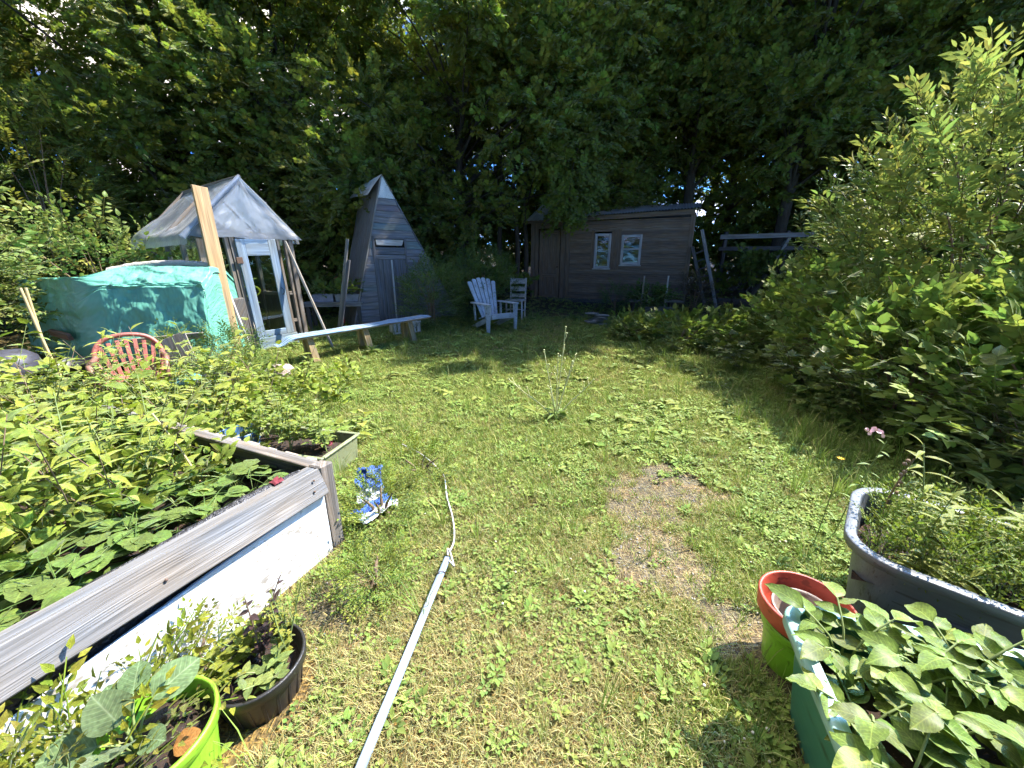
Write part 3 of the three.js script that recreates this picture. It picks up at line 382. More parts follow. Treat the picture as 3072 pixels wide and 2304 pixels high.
// ---------- pointed wooden hut ----------
{
  const t = thing('pointed_hut', 'tall pointed hut of weathered grey boards with plank door and metal tip', 'hut', [-3.45, gh(-3.45, -8.35) - 0.02, -8.35], THREE.MathUtils.degToRad(36));
  const H = 3.1, L = (y) => 0.03 + (0.89 * y) / H, Rr = (y) => 2.65 - (1.73 * y) / H, dl = 0.64, dr = 1.29, r = rng(9);
  let y = 0.02, k = 0;
  while (y < 2.68) {
    const h = y < 1.93 && y + 0.15 > 1.93 ? 1.93 - y : Math.min(0.115 + 0.05 * r(), 2.7 - y), y1 = y + h - 0.006, e = () => (r() - 0.5) * 0.02, m = k++ % 3 ? M.aWood : wood(C(0.24 + 0.1 * r(), 0.25 + 0.1 * r(), 0.29 + 0.1 * r()), 0.003);
    const put = (a0, a1, b1, b0) => { const g = prism([[a0, y], [b0, y], [b1, y1], [a1, y1]], 0.022); g.translate(0, 0, -0.022 + (r() - 0.5) * 0.008); part(t, 'board', g, m); };
    if (y < 1.925) { put(L(y), L(y1), dl - 0.05, dl - 0.05); put(dr + 0.05, dr + 0.05, Rr(y1) + e(), Rr(y) + e()); } else put(L(y), L(y1), Rr(y1) + e(), Rr(y) + e());
    y += h;
  }
  const tip = plastic(C(0.62, 0.66, 0.66), 0.45); part(t, 'metal_tip', prism([[L(2.7) - 0.02, 2.7], [Rr(2.7) + 0.02, 2.7], [0.925, H + 0.02]], 0.012, 0.002), tip);
  // door with transom
  for (const x of [dl - 0.025, dr + 0.025]) part(t, 'door_post', at(cbox(0.05, 1.9, 0.05), x, 0.97, -0.01), M.aDoor);
  part(t, 'transom_rail', at(cbox(0.65, 0.09, 0.03), (dl + dr) / 2, 1.52, 0), M.aWood); part(t, 'transom_panel', at(cbox(0.65, 0.15, 0.02), (dl + dr) / 2, 1.65, -0.01), M.aDoor); part(t, 'white_board', prism([[dl + 0.02, 1.88], [dl + 0.03, 1.76], [dr - 0.06, 1.76], [dr - 0.01, 1.88]], 0.015), M.whitePaint); part(t, 'lintel', at(cbox(0.7, 0.04, 0.04), (dl + dr) / 2, 1.91, 0), M.aDoor);
  for (let i = 0; i < 5; i++) part(t, 'door_board', at(cbox(0.127, 1.36, 0.025, 0.004), dl + 0.066 + i * 0.13, 0.79, -0.005 + (i % 2) * 0.005), M.aDoor); part(t, 'door_batten', at(cbox(0.035, 1.34, 0.02), (dl + dr) / 2 + 0.0, 0.79, 0.022), M.whitePaint); part(t, 'threshold', at(cbox(0.75, 0.09, 0.08), (dl + dr) / 2, 0.06, 0.0), M.aDoor);
  part(t, 'latch', at(cbox(0.015, 0.1, 0.02), 1.6, 1.42, 0.015), M.rust);
  // sides: ribbed boards running up the slope, and edge trims
  const D = 1.35;
  for (let i = 0; i < 10; i++) { const z = -0.07 - (i * D) / 10; part(t, 'side_board', bar(V(0.0, 0, z), V(0.885, H - 0.02, z), 0.125, 0.022, V(0, 0, 1), 0.003), M.aWood); part(t, 'side_board', bar(V(2.68, 0, z), V(0.955, H - 0.02, z), 0.125, 0.022, V(0, 0, 1), 0.003), M.aWood); }
  part(t, 'edge_trim', bar(V(-0.01, 0, 0.012), V(0.9, H, 0.012), 0.03, 0.05, V(1, 0, 0)), M.greyWood);
  // metal cap bent over the ridge, its left flap lifted
  part(t, 'ridge_cap', grid(10, 16, (u, v) => { const z = 0.03 - u * (D + 0.12), s = v * 2 - 1, a = Math.abs(s); return [0.92 + s * (s < 0 ? 0.34 : 0.2), H + 0.05 - a * (s < 0 ? 0.42 : 0.34) + (fbm(u * 5, v * 4, 3) - 0.5) * 0.05 * a + (s < 0 ? 0.1 * a * u : 0), z]; }), tip);
  part(t, 'back_wall', prism([[0.08, 0], [2.6, 0], [0.92, H - 0.08]], 0.02).translate(0, 0, -D), M.darkWood);
}
// ---------- shed: local x along the front, from its left end ----------
{
  const t = thing('shed', 'low dark timber shed with two white windows and plank door', 'shed', [0.62, gh(1, -12.6) - 0.04, -13.03], THREE.MathUtils.degToRad(-22.7));
  const W = 4.62, r = rng(19), Dp = 2.0, holes = [[2.02, 2.5, 0.97, 1.95], [2.8, 3.37, 1.07, 1.9]];
  const tones = [M.shedWood, wood(C(0.25, 0.19, 0.145), 0.0035), wood(C(0.34, 0.265, 0.2), 0.0035)];
  let y = 0.05, k = 0; while (y < 2.3) { // weatherboards, cut round the windows
    const h = 0.098, y1 = Math.min(y + h, 2.36); let spans = [[1.27, W]];
    for (const [a, b, c, d] of holes) if (y1 > c && y < d) spans = spans.flatMap(([s, e]) => (a > s && b < e ? [[s, a], [b, e]] : [[s, e]]));
    for (const [s, e] of spans) if (e - s > 0.02) part(t, 'weatherboard', at(cbox(e - s, y1 - y + 0.012, 0.02, 0.003, 0.002), (s + e) / 2, (y + y1) / 2, 0, -0.09), tones[k % 3]); k++; y += h;
  }
  const trim = (n, w, h, x, yy, z = 0.02, d = 0.03, m = M.shedWood) => part(t, n, at(cbox(w, h, d), x, yy, z), m);
  for (const [x, w] of [[0.06, 0.13], [0.19, 0.11], [1.05, 0.14], [1.2, 0.13]]) trim('door_side_board', w, 2.3, x, 1.17); trim('door_head', 0.78, 0.16, 0.61, 2.22, 0.02);
  for (const x of [0.335, 0.895]) trim('door_stile', 0.11, 2.04, x, 1.06, 0.0); for (const yy of [0.1, 0.75, 2.02]) trim('door_rail', 0.45, 0.12, 0.615, yy, 0.0); trim('door_panel', 0.45, 0.54, 0.615, 0.42, -0.012, 0.015); trim('door_panel', 0.45, 1.16, 0.615, 1.38, -0.012, 0.015); part(t, 'handle', at(new THREE.SphereGeometry(0.025, 10, 8), 0.88, 1.0, 0.045), M.rust);
  for (const [i, [a, b, c, d]] of holes.entries()) { // windows
    const w = new THREE.Group(); w.name = 'window'; t.add(w); w.position.set((a + b) / 2, (c + d) / 2, 0.01); const ww = b - a, hh = d - c, pc = M.whitePaint; w.userData.label = i ? 'two-pane white window' : 'narrow single-pane white window';
    const p = (n, x, yy, q, s, m = pc, dd = 0.05, z = 0) => part(w, n, at(cbox(q, s, dd), x, yy, z), m);
    p('frame', -ww / 2 + 0.035, 0, 0.07, hh); p('frame', ww / 2 - 0.035, 0, 0.07, hh); p('frame', 0, hh / 2 - 0.035, ww - 0.141, 0.07); p('frame', 0, -hh / 2 + 0.035, ww - 0.141, 0.07); if (i) p('glazing_bar', 0, 0.02, ww - 0.141, 0.05); p('sill', 0, -hh / 2 - 0.02, ww + 0.06, 0.035, pc, 0.07, 0.01);
    if (i) { p('pane', 0, (hh / 2 - 0.07 + 0.045) / 2, ww - 0.14, hh / 2 - 0.115, M.glass, 0.004); p('pane', 0, -(hh / 2 - 0.07 + 0.005) / 2, ww - 0.14, hh / 2 - 0.066, M.glass, 0.004); } else p('pane', 0, 0, ww - 0.14, hh - 0.14, M.glass, 0.004);
  }
  for (const x of [1.96, 2.56, 2.66, 2.74]) trim('window_casing', 0.08, 1.1, x, 1.5, 0.016, 0.022);
  trim('corner_board', 0.12, 2.42, W + 0.02, 1.2, 0.0, 0.06); trim('floor_slab', W + 0.1, 0.08, W / 2, 0.0, -Dp / 2, Dp); trim('inner_wall', W - 0.1, 2.85, W / 2, 1.42, -Dp, 0.04, M.darkWood); for (const x of [0.02, W]) part(t, 'end_wall', at(cbox(0.04, 2.5, Dp), x, 1.25, -Dp / 2 - 0.03), M.shedWood);
  // roofs
  const tin = std(C(0.42, 0.42, 0.4), 0.6, { map: rep(patchC, 2, 2), bumpMap: rep(noiseB, 2, 2), bumpScale: 0.004 });
  part(t, 'roof', grid(150, 4, (u, v) => [lerp(1.1, W + 0.18, u), 2.42 + v * 0.5 + 0.018 * Math.sin(u * 290) + 0.1 * u * (1 - v), 0.2 - v * (Dp + 0.35)]), tin); part(t, 'fascia', at(cbox(W - 1.1, 0.13, 0.025), (W + 1.2) / 2, 2.4, 0.09, 0, 0, 0.02), M.shedWood);
  part(t, 'porch_roof', grid(24, 12, (u, v) => [lerp(-0.12 + v * 0.5, 1.3, u), 2.36 + v * 0.78 + 0.01 * Math.sin(u * 60), 0.24 - v * 0.9]), tin); part(t, 'fascia', at(cbox(1.3, 0.1, 0.025), 0.56, 2.34, 0.1), M.shedWood);
  part(t, 'porch_gable', grid(2, 4, (u, v) => [-0.02 + v * 0.42, lerp(2.3, 2.36 + v * 0.74, u), 0.1 - v * 0.85]), M.darkWood);
  const d = thing('shed_step', 'low worn plank step along the front of the shed', 'step', t.position.toArray(), t.rotation.y); for (let i = 0; i < 3; i++) part(d, 'plank', at(cbox(3.2 - i * 0.4, 0.05, 0.16, 0.005, 0.004), 1.3, 0.03 - i * 0.02, 0.16 + i * 0.17), M.darkWood); for (const x of [0.1, 1.4, 2.6]) part(d, 'support', at(cbox(0.1, 0.14, 0.4), x, -0.07, 0.25), M.darkWood);
}

// ---------- shrubs ----------
function bush({ name = 'shrub', label, category = 'shrub', group, x, z, y0 = 0, rx, ry, rz = rx, cy = ry * 0.5, n, geos, mat, seed, size = 1, stems = 5, up = 0.5, lumps = 0.55, fill = 0.5 }) {
  const R = rng(seed), base = gh(x, z) + y0 - 0.03, t = thing(name, label, category, [x, base, z], 0, group), mats = geos.map(() => []), cols = geos.map(() => []);
  for (let i = 0; i < stems; i++) { const a = R() * 6.283, d = 0.75 * Math.sqrt(R()); part(t, 'stem', tube([V(Math.cos(a) * 0.06, 0, Math.sin(a) * 0.06), V(Math.cos(a) * rx * d * 0.4, cy, Math.sin(a) * rz * d * 0.4), V(Math.cos(a) * rx * d, cy + ry * 0.55, Math.sin(a) * rz * d)], 0.016 + 0.006 * ry, 0.005, 5, 8), M.twig); }
  for (let i = 0; i < n; i++) {
    const u = R() * 2 - 1, b = R() * 6.283, q = Math.sqrt(1 - u * u), d = V(q * Math.cos(b), u, q * Math.sin(b)), lump = 1 - lumps * 0.5 + lumps * (vnoise(b * 1.9 + seed, u * 2.6 + 5, seed) + 0.4 * vnoise(b * 5, u * 6, seed + 3) - 0.2), s = lump * lerp(fill, 1, Math.sqrt(R())), p = V(d.x * rx * s, Math.max(0.04 + 0.1 * R(), cy + d.y * ry * s), d.z * rz * s), k = Math.floor(R() * geos.length);
    mats[k].push(mtx(p, d.clone().multiplyScalar(0.7).add(V((R() - 0.5) * 0.9, up * (0.4 + 0.9 * R()), (R() - 0.5) * 0.9)), V(d.x * 0.3 + (R() - 0.5) * 0.7, 1, d.z * 0.3 + (R() - 0.5) * 0.7), size * (0.7 + 0.6 * R()))); const v = 0.75 + 0.5 * R(), w = 0.85 + 0.35 * R(); cols[k].push(C(v * w, v, v * 0.9));
  }
  geos.forEach((g, i) => instances(t, 'foliage', g, mat, mats[i], cols[i])); return t;
}
const broad = (k) => leaf(0.1, 0.062, { seed: k % 17, n: 4, fold: 0.3, droop: 0.35 }), lance = (k) => leaf(0.1, 0.032, { seed: k % 17, n: 4, fold: 0.35, droop: 0.25, shape: 'lance' }), rasp = (k) => leaf(0.075, 0.05, { seed: k % 17, n: 6, fold: 0.2, droop: 0.2, serr: 0.1 }), tiny = (k) => leaf(0.04, 0.022, { seed: k % 17, n: 3, droop: 0.2 });
const G = {
  hyd: [spray(broad, 9, 0.34, { seed: 5, spread: 1.1, flat: 0.7 }), spray(broad, 7, 0.28, { seed: 6, spread: 1.2, flat: 0.9 })],
  lan: [spray(lance, 14, 0.36, { seed: 7, spread: 0.9, flat: 0.7, lift: 0.7 }), spray(lance, 11, 0.3, { seed: 8, spread: 1, flat: 0.8, lift: 1 })],
  ras: [compound(rasp, 2, 0.1, { seed: 1 }), compound(rasp, 1, 0.08, { seed: 2, size: 1.2 }), compound(rasp, 2, 0.09, { seed: 3, fan: true, size: 1.15 })],
  tin: [spray(tiny, 16, 0.28, { seed: 9, flat: 0.9, lift: 0.7, tw: [0.8, 1, 0.8] })], fine,
};
const mHyd = foliageMat(C(0.15, 0.21, 0.045), { transmission: 0.4, clearcoat: 0.25 }), mLan = foliageMat(C(0.22, 0.28, 0.075), { transmission: 0.46, clearcoat: 0.35, clearcoatRoughness: 0.35 }), mRas = foliageMat(C(0.185, 0.255, 0.055), { transmission: 0.47, clearcoat: 0.25 }), mDark = foliageMat(C(0.09, 0.15, 0.035), { transmission: 0.38 }), mShr = foliageMat(C(0.11, 0.17, 0.04), { transmission: 0.4 }), mLime = foliageMat(C(0.22, 0.26, 0.045), { transmission: 0.48, clearcoat: 0.15 });
bush({ name: 'tall_shrub', label: 'tall glossy shrub with narrow upright leaves at the right edge', x: 6.0, z: -5.15, rx: 1.5, ry: 2.0, cy: 1.75, n: 1000, size: 1.5, geos: G.lan, mat: mLan, seed: 501, up: 0.6, stems: 9 });
bush({ name: 'tall_shrub', label: 'lower leafy shrub between the tall shrub and the dark trees', x: 6.3, z: -7.0, rx: 1.2, ry: 1.5, cy: 1.2, n: 600, geos: G.lan, mat: mRas, seed: 502, up: 0.7, stems: 7 });
[[4.85, -6.2, 1.05, 1.05, 420, 'raspberry bush at the back end of the right-hand thicket'], [4.35, -4.75, 0.85, 0.95, 430, 'raspberry bush in the middle of the right-hand thicket'], [3.95, -3.65, 0.8, 0.85, 430, 'raspberry bush leaning out over the lawn edge'], [4.6, -3.1, 1.0, 1.25, 560, 'high raspberry bush below the tall shrub'], [4.0, -2.45, 0.85, 0.9, 430, 'raspberry bush behind the grey tub'], [5.6, -3.6, 1.0, 1.7, 500, 'raspberry canes rising at the right edge below the tall shrub']].forEach(([x, z, rx, ry, n, label], i) => bush({ name: 'raspberry_bush', label, x, z, rx, ry, cy: ry * 0.6, n: n * 2.6, geos: G.ras, mat: mRas, seed: 520 + i, stems: 8, size: 1.15, fill: 0.45, group: 'raspberry thicket on the right' }));
[[3.2, -7.3, 0.75, 0.4, 'low bramble spreading where the shade meets the lawn'], [4.15, -6.9, 0.8, 0.5, 'low bramble at the foot of the right-hand thicket'], [2.45, -7.7, 0.4, 0.25, 'small bramble shoot nearest the stone pile']].forEach(([x, z, rx, ry, label], i) => bush({ name: 'bramble', label, x, z, rx, ry, cy: 0.15, n: rx * 420, geos: G.ras, mat: mHyd, seed: 540 + i, stems: 4, size: 1.3, group: 'low brambles' }));
bush({ name: 'hydrangea', label: 'broad-leaved hydrangea behind the green tarp', x: -7.6, z: -7.4, rx: 1.5, ry: 1.25, cy: 1.0, n: 620, geos: G.hyd, mat: mHyd, seed: 551, stems: 8 });
bush({ name: 'hydrangea', label: 'tall hydrangea at the left edge beside the tarp', x: -7.35, z: -5.1, rx: 0.85, ry: 1.5, cy: 1.3, n: 420, geos: G.hyd, mat: mHyd, seed: 552, stems: 7 });
bush({ name: 'hydrangea', label: 'low hydrangea between the tarp and the greenhouse side', x: -6.1, z: -7.5, rx: 0.75, ry: 0.8, cy: 0.8, n: 260, geos: G.hyd, mat: mHyd, seed: 553, stems: 5 });
bush({ name: 'feathery_sapling', label: 'pale feathery sapling in front of the leftmost trees', category: 'sapling', x: -9.6, z: -8.6, rx: 1.3, ry: 2.1, cy: 2.6, n: 520, geos: G.fine, mat: mLime, seed: 554, stems: 6 });
bush({ label: 'rounded small-leaved shrub covering the right foot of the pointed hut', x: -1.75, z: -8.65, rx: 0.62, ry: 0.8, cy: 0.6, n: 620, geos: G.tin, mat: mShr, seed: 555, stems: 7 });
bush({ label: 'rounded small-leaved shrub directly behind the garden armchair', x: -0.75, z: -9.75, rx: 0.85, ry: 0.85, cy: 0.65, n: 800, geos: G.tin, mat: mShr, seed: 556, stems: 8 });
// undergrowth that closes the view under the trees: no one could count it
{
  const R = rng(88), mats = maple.map(() => []), cols = maple.map(() => []);
  const spots = []; for (let i = 0; i < 90; i++) { const a = lerp(-1.25, 1.25, (i + R()) / 90), d = lerp(15.5, 19, R()); spots.push([Math.sin(a) * d * 1.1, -Math.cos(a) * d - 1, 1.6 + 2.2 * R(), 1.5]); }
  for (const [x, z] of [[-3.2, -11], [-4.6, -10.6], [-5.6, -10.4], [-7.2, -10.8], [-8.6, -10.6], [-2.2, -11.2], [-0.6, -12.4], [7.2, -12.5], [9, -11.6], [10, -10], [8.6, -8.8], [10.5, -7], [9.5, -5], [-9.5, -9.6], [-11, -8], [-10.5, -6.4]]) spots.push([x, z, 0.8 + 0.8 * R(), 1]);
  for (const [x, z, h, w] of spots) for (let k = 0; k < 75; k++) { const p = V(x + (R() - 0.5) * 2.4 * w, 0, z + (R() - 0.5) * 2 * w); p.y = gh(p.x, p.z) + h * Math.pow(R(), 0.7); const g = k % 2; mats[g].push(mtx(p, V(R() - 0.5, 0.25, R() - 0.3), V(R() - 0.5, 1, R() - 0.5), 0.8 + 0.6 * R())); const v = 0.7 + 0.5 * R(); cols[g].push(C(v, v, v)); }
  const t = thing('undergrowth', 'dark leafy undergrowth below the trees', 'undergrowth'); t.userData.kind = 'stuff'; maple.forEach((g, i) => instances(t, 'undergrowth_leaves', g, leafGreen, mats[i], cols[i]));
}

// ---------- tarp-covered pile ----------
{
  const t = thing('tarp_pile', 'pile covered by a wrinkled turquoise green tarp, partly shaded', 'tarp pile', [-5.4, 0.05, -5.8]);
  const secR = [[-1.0, 0.2], [-0.8, 1.15], [-0.35, 1.46], [0, 1.5], [0.34, 1.28], [0.4, 1.22], [0.5, 0.7], [0.62, 0.25]], secL = [[-1.0, 0.2], [-0.8, 1.1], [-0.3, 1.36], [0.3, 1.38], [0.37, 1.34], [0.42, 1.0], [0.46, 0.6], [0.5, 0.2]]; // out, up
  const sec = (v, w) => { const k = v * (secR.length - 1), i = Math.min(secR.length - 2, Math.floor(k)), f = k - i, q = [0, 1].map((j) => lerp(lerp(secR[i][j], secR[i + 1][j], f), lerp(secL[i][j], secL[i + 1][j], f), w)); return q; };
  const tarpB = tex(512, 512, (u, v) => [0.4 * vnoise(u * 8, v * 30, 201, 8, 30) + 0.3 * vnoise(u * 24, v * 70, 202, 24, 70) + 0.3 * vnoise(u * 60, v * 60, 203, 60)], false);
  const tarp = std(C(0.14, 0.43, 0.33), 0.4, { map: rep(patchC, 2, 2), bumpMap: tarpB, bumpScale: 0.016 });
  // plan of the ridge line: the sunny stretch runs to the right, the left stretch turns away from the sun
  const plan = (u) => { const k = 0.5; return u > k ? [lerp(-0.32, 1.0, (u - k) / (1 - k)), lerp(0.1, -0.18, (u - k) / (1 - k))] : [lerp(-2.5, -0.32, u / k), lerp(-1.0, 0.1, u / k)]; };
  const dirv = (u) => { const w = smooth(0.53, 0.47, u); return [lerp(0.2, -0.45, w), lerp(0.98, 0.89, w), w]; };
  part(t, 'tarp', grid(150, 110, (u, v) => { const [px, pz] = plan(u), [nx, nz, w] = dirv(u), [o, y] = sec(v, w), end = smooth(0.975, 1, u), wv = (fbm(u * 8, v * 7, 61, 3) - 0.5) * 0.035 + (vnoise(u * 34 + v * 3, v * 46, 66) - 0.5) * 0.014 + (vnoise(u * 70, v * 60, 68) - 0.5) * 0.005 + 0.028 * Math.pow(1 - Math.abs(2 * vnoise(u * 7 + v * 4, v * 8 - u * 3, 69) - 1), 6) - 0.02 * Math.pow(1 - Math.abs(2 * vnoise(u * 13 - v * 6, v * 15, 70) - 1), 5); return [px + nx * (o + wv) - 0.05 * end, y * (1 - 0.05 * end) + wv * 0.7 - 0.07 * smooth(0.6, 0, u), pz + nz * (o + wv)]; }, (u, v) => [u * 2, v * 1.2]), tarp);
  part(t, 'tarp_end', grid(40, 26, (u, v) => { const [o, y] = sec(u, 0), h = lerp(y * 0.95, 0.22, v); return [0.935 + 0.2 * o + 0.02 * (fbm(u * 6, v * 6, 71) - 0.5) + 0.05 * v, Math.min(h, y * 0.95), -0.18 + 0.98 * o + (fbm(u * 5, v * 8, 72) - 0.5) * 0.03]; }), tarp);
  for (let i = 0; i < 7; i++) { const [px, pz] = plan(0.53 + i * 0.075), [nx, nz, w] = dirv(0.6), [o, y] = sec(0.985, 0); part(t, 'eyelet', at(new THREE.TorusGeometry(0.014, 0.004, 6, 12), px + nx * (o + 0.03), y, pz + nz * (o + 0.03)), M.metal); }
  const core = part(t, 'timber_core', at(cbox(1.2, 1.0, 0.9, 0.02), 0.3, 0.5, -0.35), M.darkWood);
}
{ const t = thing('weight_plank', 'short grey plank lying across the sunny face of the tarp', 'plank', [-4.85, 0.6, -5.28], 0, 'planks holding the tarp'); part(t, 'plank', bar(V(-0.5, -0.05, 0.1), V(0.5, 0.03, -0.1), 0.09, 0.03, V(0, 1, 0.2), 0.003), M.paleWood); }
{ const t = thing('weight_plank', 'short brown plank on the shaded face of the tarp', 'plank', [-6.55, 0.62, -5.55], 0, 'planks holding the tarp'); part(t, 'plank', bar(V(-0.3, 0, -0.13), V(0.32, -0.02, 0.19), 0.09, 0.05, V(0, 1, 0.2), 0.003), wood(C(0.35, 0.19, 0.12))); }
{ const t = thing('cloth_roll', 'grey fleece roll lying along the top of the tarp pile', 'cloth roll', [-5.3, 1.48, -6.05]); part(t, 'roll', tube([V(-0.6, 0.0, 0.2), V(-0.2, 0.09, 0.05), V(0.3, 0.11, -0.05), V(0.75, 0.07, -0.1)], 0.055, 0.05, 10, 24, 0.25), std(C(0.38, 0.36, 0.32), 0.95, { bumpMap: rep(noiseB, 4, 4), bumpScale: 0.01 })); }
{ const t = thing('plywood_sheet', 'weathered plywood offcut leaning on the tarp pile', 'plywood', [-4.3, 0.05, -4.95]); part(t, 'sheet', bar(V(0.08, 0, 0.1), V(-0.2, 0.63, -0.1), 0.34, 0.016, V(1, 0, 0)), M.paleWood); }
// ---------- red plastic chair ----------
{
  const t = thing('plastic_chair', 'faded red plastic armchair with slatted back among the plants', 'chair', [-4.35, -0.06, -4.25], 0.75), red = plastic(C(0.4, 0.13, 0.1), 0.5), br = plastic(C(0.22, 0.11, 0.08), 0.5);
  for (let i = 0; i < 7; i++) { const s = (i - 3) / 3; part(t, 'back_slat', bar(V(s * 0.17, 0.4, -0.2), V(s * 0.23, 0.8 - 0.07 * s * s, -0.34), 0.04, 0.015, V(1, 0, 0)), red); }
  part(t, 'back_rim', tube([V(-0.24, 0.38, -0.2), V(-0.29, 0.65, -0.3), V(-0.2, 0.8, -0.35), V(0, 0.85, -0.36), V(0.2, 0.8, -0.35), V(0.29, 0.65, -0.3), V(0.24, 0.38, -0.2)], 0.025, 0.025, 8, 30), red);
  for (const s of [-1, 1]) { part(t, 'armrest', tube([V(s * 0.28, 0.62, -0.28), V(s * 0.31, 0.6, -0.05), V(s * 0.31, 0.6, 0.18), V(s * 0.29, 0.52, 0.26), V(s * 0.28, 0.3, 0.27), V(s * 0.28, 0, 0.3)], 0.028, 0.025, 8, 30), br); part(t, 'rear_leg', tube([V(s * 0.24, 0.4, -0.22), V(s * 0.27, 0, -0.34)], 0.025, 0.02, 6, 4), red); }
  for (let i = 0; i < 6; i++) part(t, 'seat_slat', at(cbox(0.07, 0.018, 0.46), -0.2 + i * 0.08, 0.4, 0.03, -0.05), red);
}
{ const t = thing('black_tub', 'wide black rubber tub in the grass beside the red chair', 'tub', [-3.55, 0.0, -4.3]); part(t, 'tub', lathe([[0, 0.01], [0.2, 0.01], [0.26, 0.28], [0.28, 0.29], [0.275, 0.31], [0.25, 0.3], [0.19, 0.03], [0, 0.03]], 32), M.black); }
{ const t = thing('teal_disc', 'teal plastic disc lying on the black tub rim', 'disc', [-3.72, 0.31, -4.18], 0.4); part(t, 'disc', at(lathe([[0, 0.02], [0.14, 0.018], [0.16, 0.0], [0.155, -0.012], [0.13, 0.004], [0, 0.006]], 28), 0, 0.02, 0, 0.12, 0, 0.1), plastic(C(0.1, 0.28, 0.32))); }
{ const t = thing('black_barrel', 'dark grey plastic barrel at the left edge behind the plants', 'barrel', [-6.15, 0.0, -4.55]); part(t, 'body', lathe([[0, 0], [0.24, 0], [0.27, 0.1], [0.28, 0.35], [0.25, 0.5], [0.16, 0.58], [0, 0.6]], 28), plastic(C(0.05, 0.05, 0.065))); part(t, 'ring', at(new THREE.TorusGeometry(0.27, 0.012, 6, 28), 0, 0.2, 0, Math.PI / 2), M.black); }
{ const t = thing('black_basin', 'flat black basin under the tarp beside the barrel', 'basin', [-5.5, 0.0, -4.7]); part(t, 'basin', lathe([[0, 0.25], [0.25, 0.25], [0.3, 0.42], [0.32, 0.42], [0.3, 0.4], [0.26, 0.22], [0, 0.2]], 28), M.black); part(t, 'stand', at(cbox(0.4, 0.2, 0.4), 0, 0.1, 0), M.darkWood); }
[[0, 0], [0.07, 0.03]].forEach(([dx, dz], i) => { const t = thing('bamboo_stake', ['upright bamboo stake in front of the shaded tarp', 'slanting bamboo stake crossing the upright one'][i], 'stake', [-5.2 + dx * 2, 0, -4.2 + dz], 0, 'bamboo stakes'); part(t, 'cane', tube([V(0, 0, 0), V(i ? -0.09 : 0.0, 0.7, 0), V(i ? -0.13 : 0.03, 1.35, 0)], 0.016, 0.013, 7, 12, 0.12), M.straw); });
// ---------- stone ----------
{ const g = new THREE.IcosahedronGeometry(0.2, 4), p = g.attributes.position; for (let i = 0; i < p.count; i++) { const v = V(p.getX(i), p.getY(i), p.getZ(i)).normalize(), n = 0.75 + 0.4 * fbm(v.x * 2 + 5, v.z * 2 + v.y * 2, 33, 3); p.setXYZ(i, v.x * 0.22 * n, Math.max(-0.05, v.y * 0.13 * n), v.z * 0.16 * n); } g.computeVertexNormals(); const t = thing('stone', 'pale pinkish stone lying on the lawn before the greenhouse', 'stone', [-3.42, gh(-3.4, -5.4) + 0.04, -5.41], 0.5); part(t, 'stone', g, std(C(0.5, 0.4, 0.36), 0.9, { map: rep(patchC, 3, 3), bumpMap: rep(noiseB, 3, 3), bumpScale: 0.02 })); }
// ---------- plank bench with striped cloth ----------
{
  const t = thing('bench', 'long low plank bench on splayed timber legs before the hut', 'bench', [-2.6, gh(-2.6, -6.83), -6.83], THREE.MathUtils.degToRad(45)); const slope = 0.045;
  for (const z of [-0.09, 0.09]) part(t, 'seat_board', bar(V(-1.22, 0.4 - 1.22 * slope, z), V(1.24, 0.4 + 1.24 * slope, z), 0.17, 0.035, V(0, 0, 1), 0.003), M.oldTan);
  for (const x of [-0.98, -0.06, 0.82]) { for (const s of [-1, 1]) part(t, 'leg', bar(V(x + 0.03, -0.05 + x * 0.04, s * 0.16), V(x - 0.02, 0.385 + x * slope, s * 0.1), 0.1, 0.08, V(1, 0, 0), 0.003), M.oldTan); part(t, 'crosspiece', at(cbox(0.06, 0.06, 0.3), x, 0.345 + x * slope, 0), M.oldTan); }
  const stripe = tex(256, 64, (u, v) => { const s = (v * 5) % 1, w = s < 0.32 ? 0 : s < 0.5 ? 1 : s < 0.62 ? 2 : 1, c = [[0.66, 0.7, 0.73], [0.34, 0.5, 0.64], [0.16, 0.24, 0.36]][w], n = 0.9 + 0.1 * vnoise(u * 60, v * 30, 5, 60, 30); return c.map((q) => q * n); });
  const cl = thing('striped_cloth', 'blue and white striped towel spread along the bench', 'cloth', t.position.toArray(), t.rotation.y); part(cl, 'towel', grid(90, 16, (u, v) => { const x = lerp(-1.52, 1.26, u), z = lerp(-0.2, 0.2, v), over = smooth(-1.2, -1.5, x), w = (fbm(u * 12, v * 3, 81, 3) - 0.5) * 0.02 + 0.006; return [x + over * 0.05, 0.425 + x * slope + w + Math.abs(v - 0.5) * -0.03 - over * 0.09, z * (1 - over * 0.25)]; }, (u, v) => [u * 4, v]), std(C(1, 1, 1), 0.9, { map: stripe }));
}
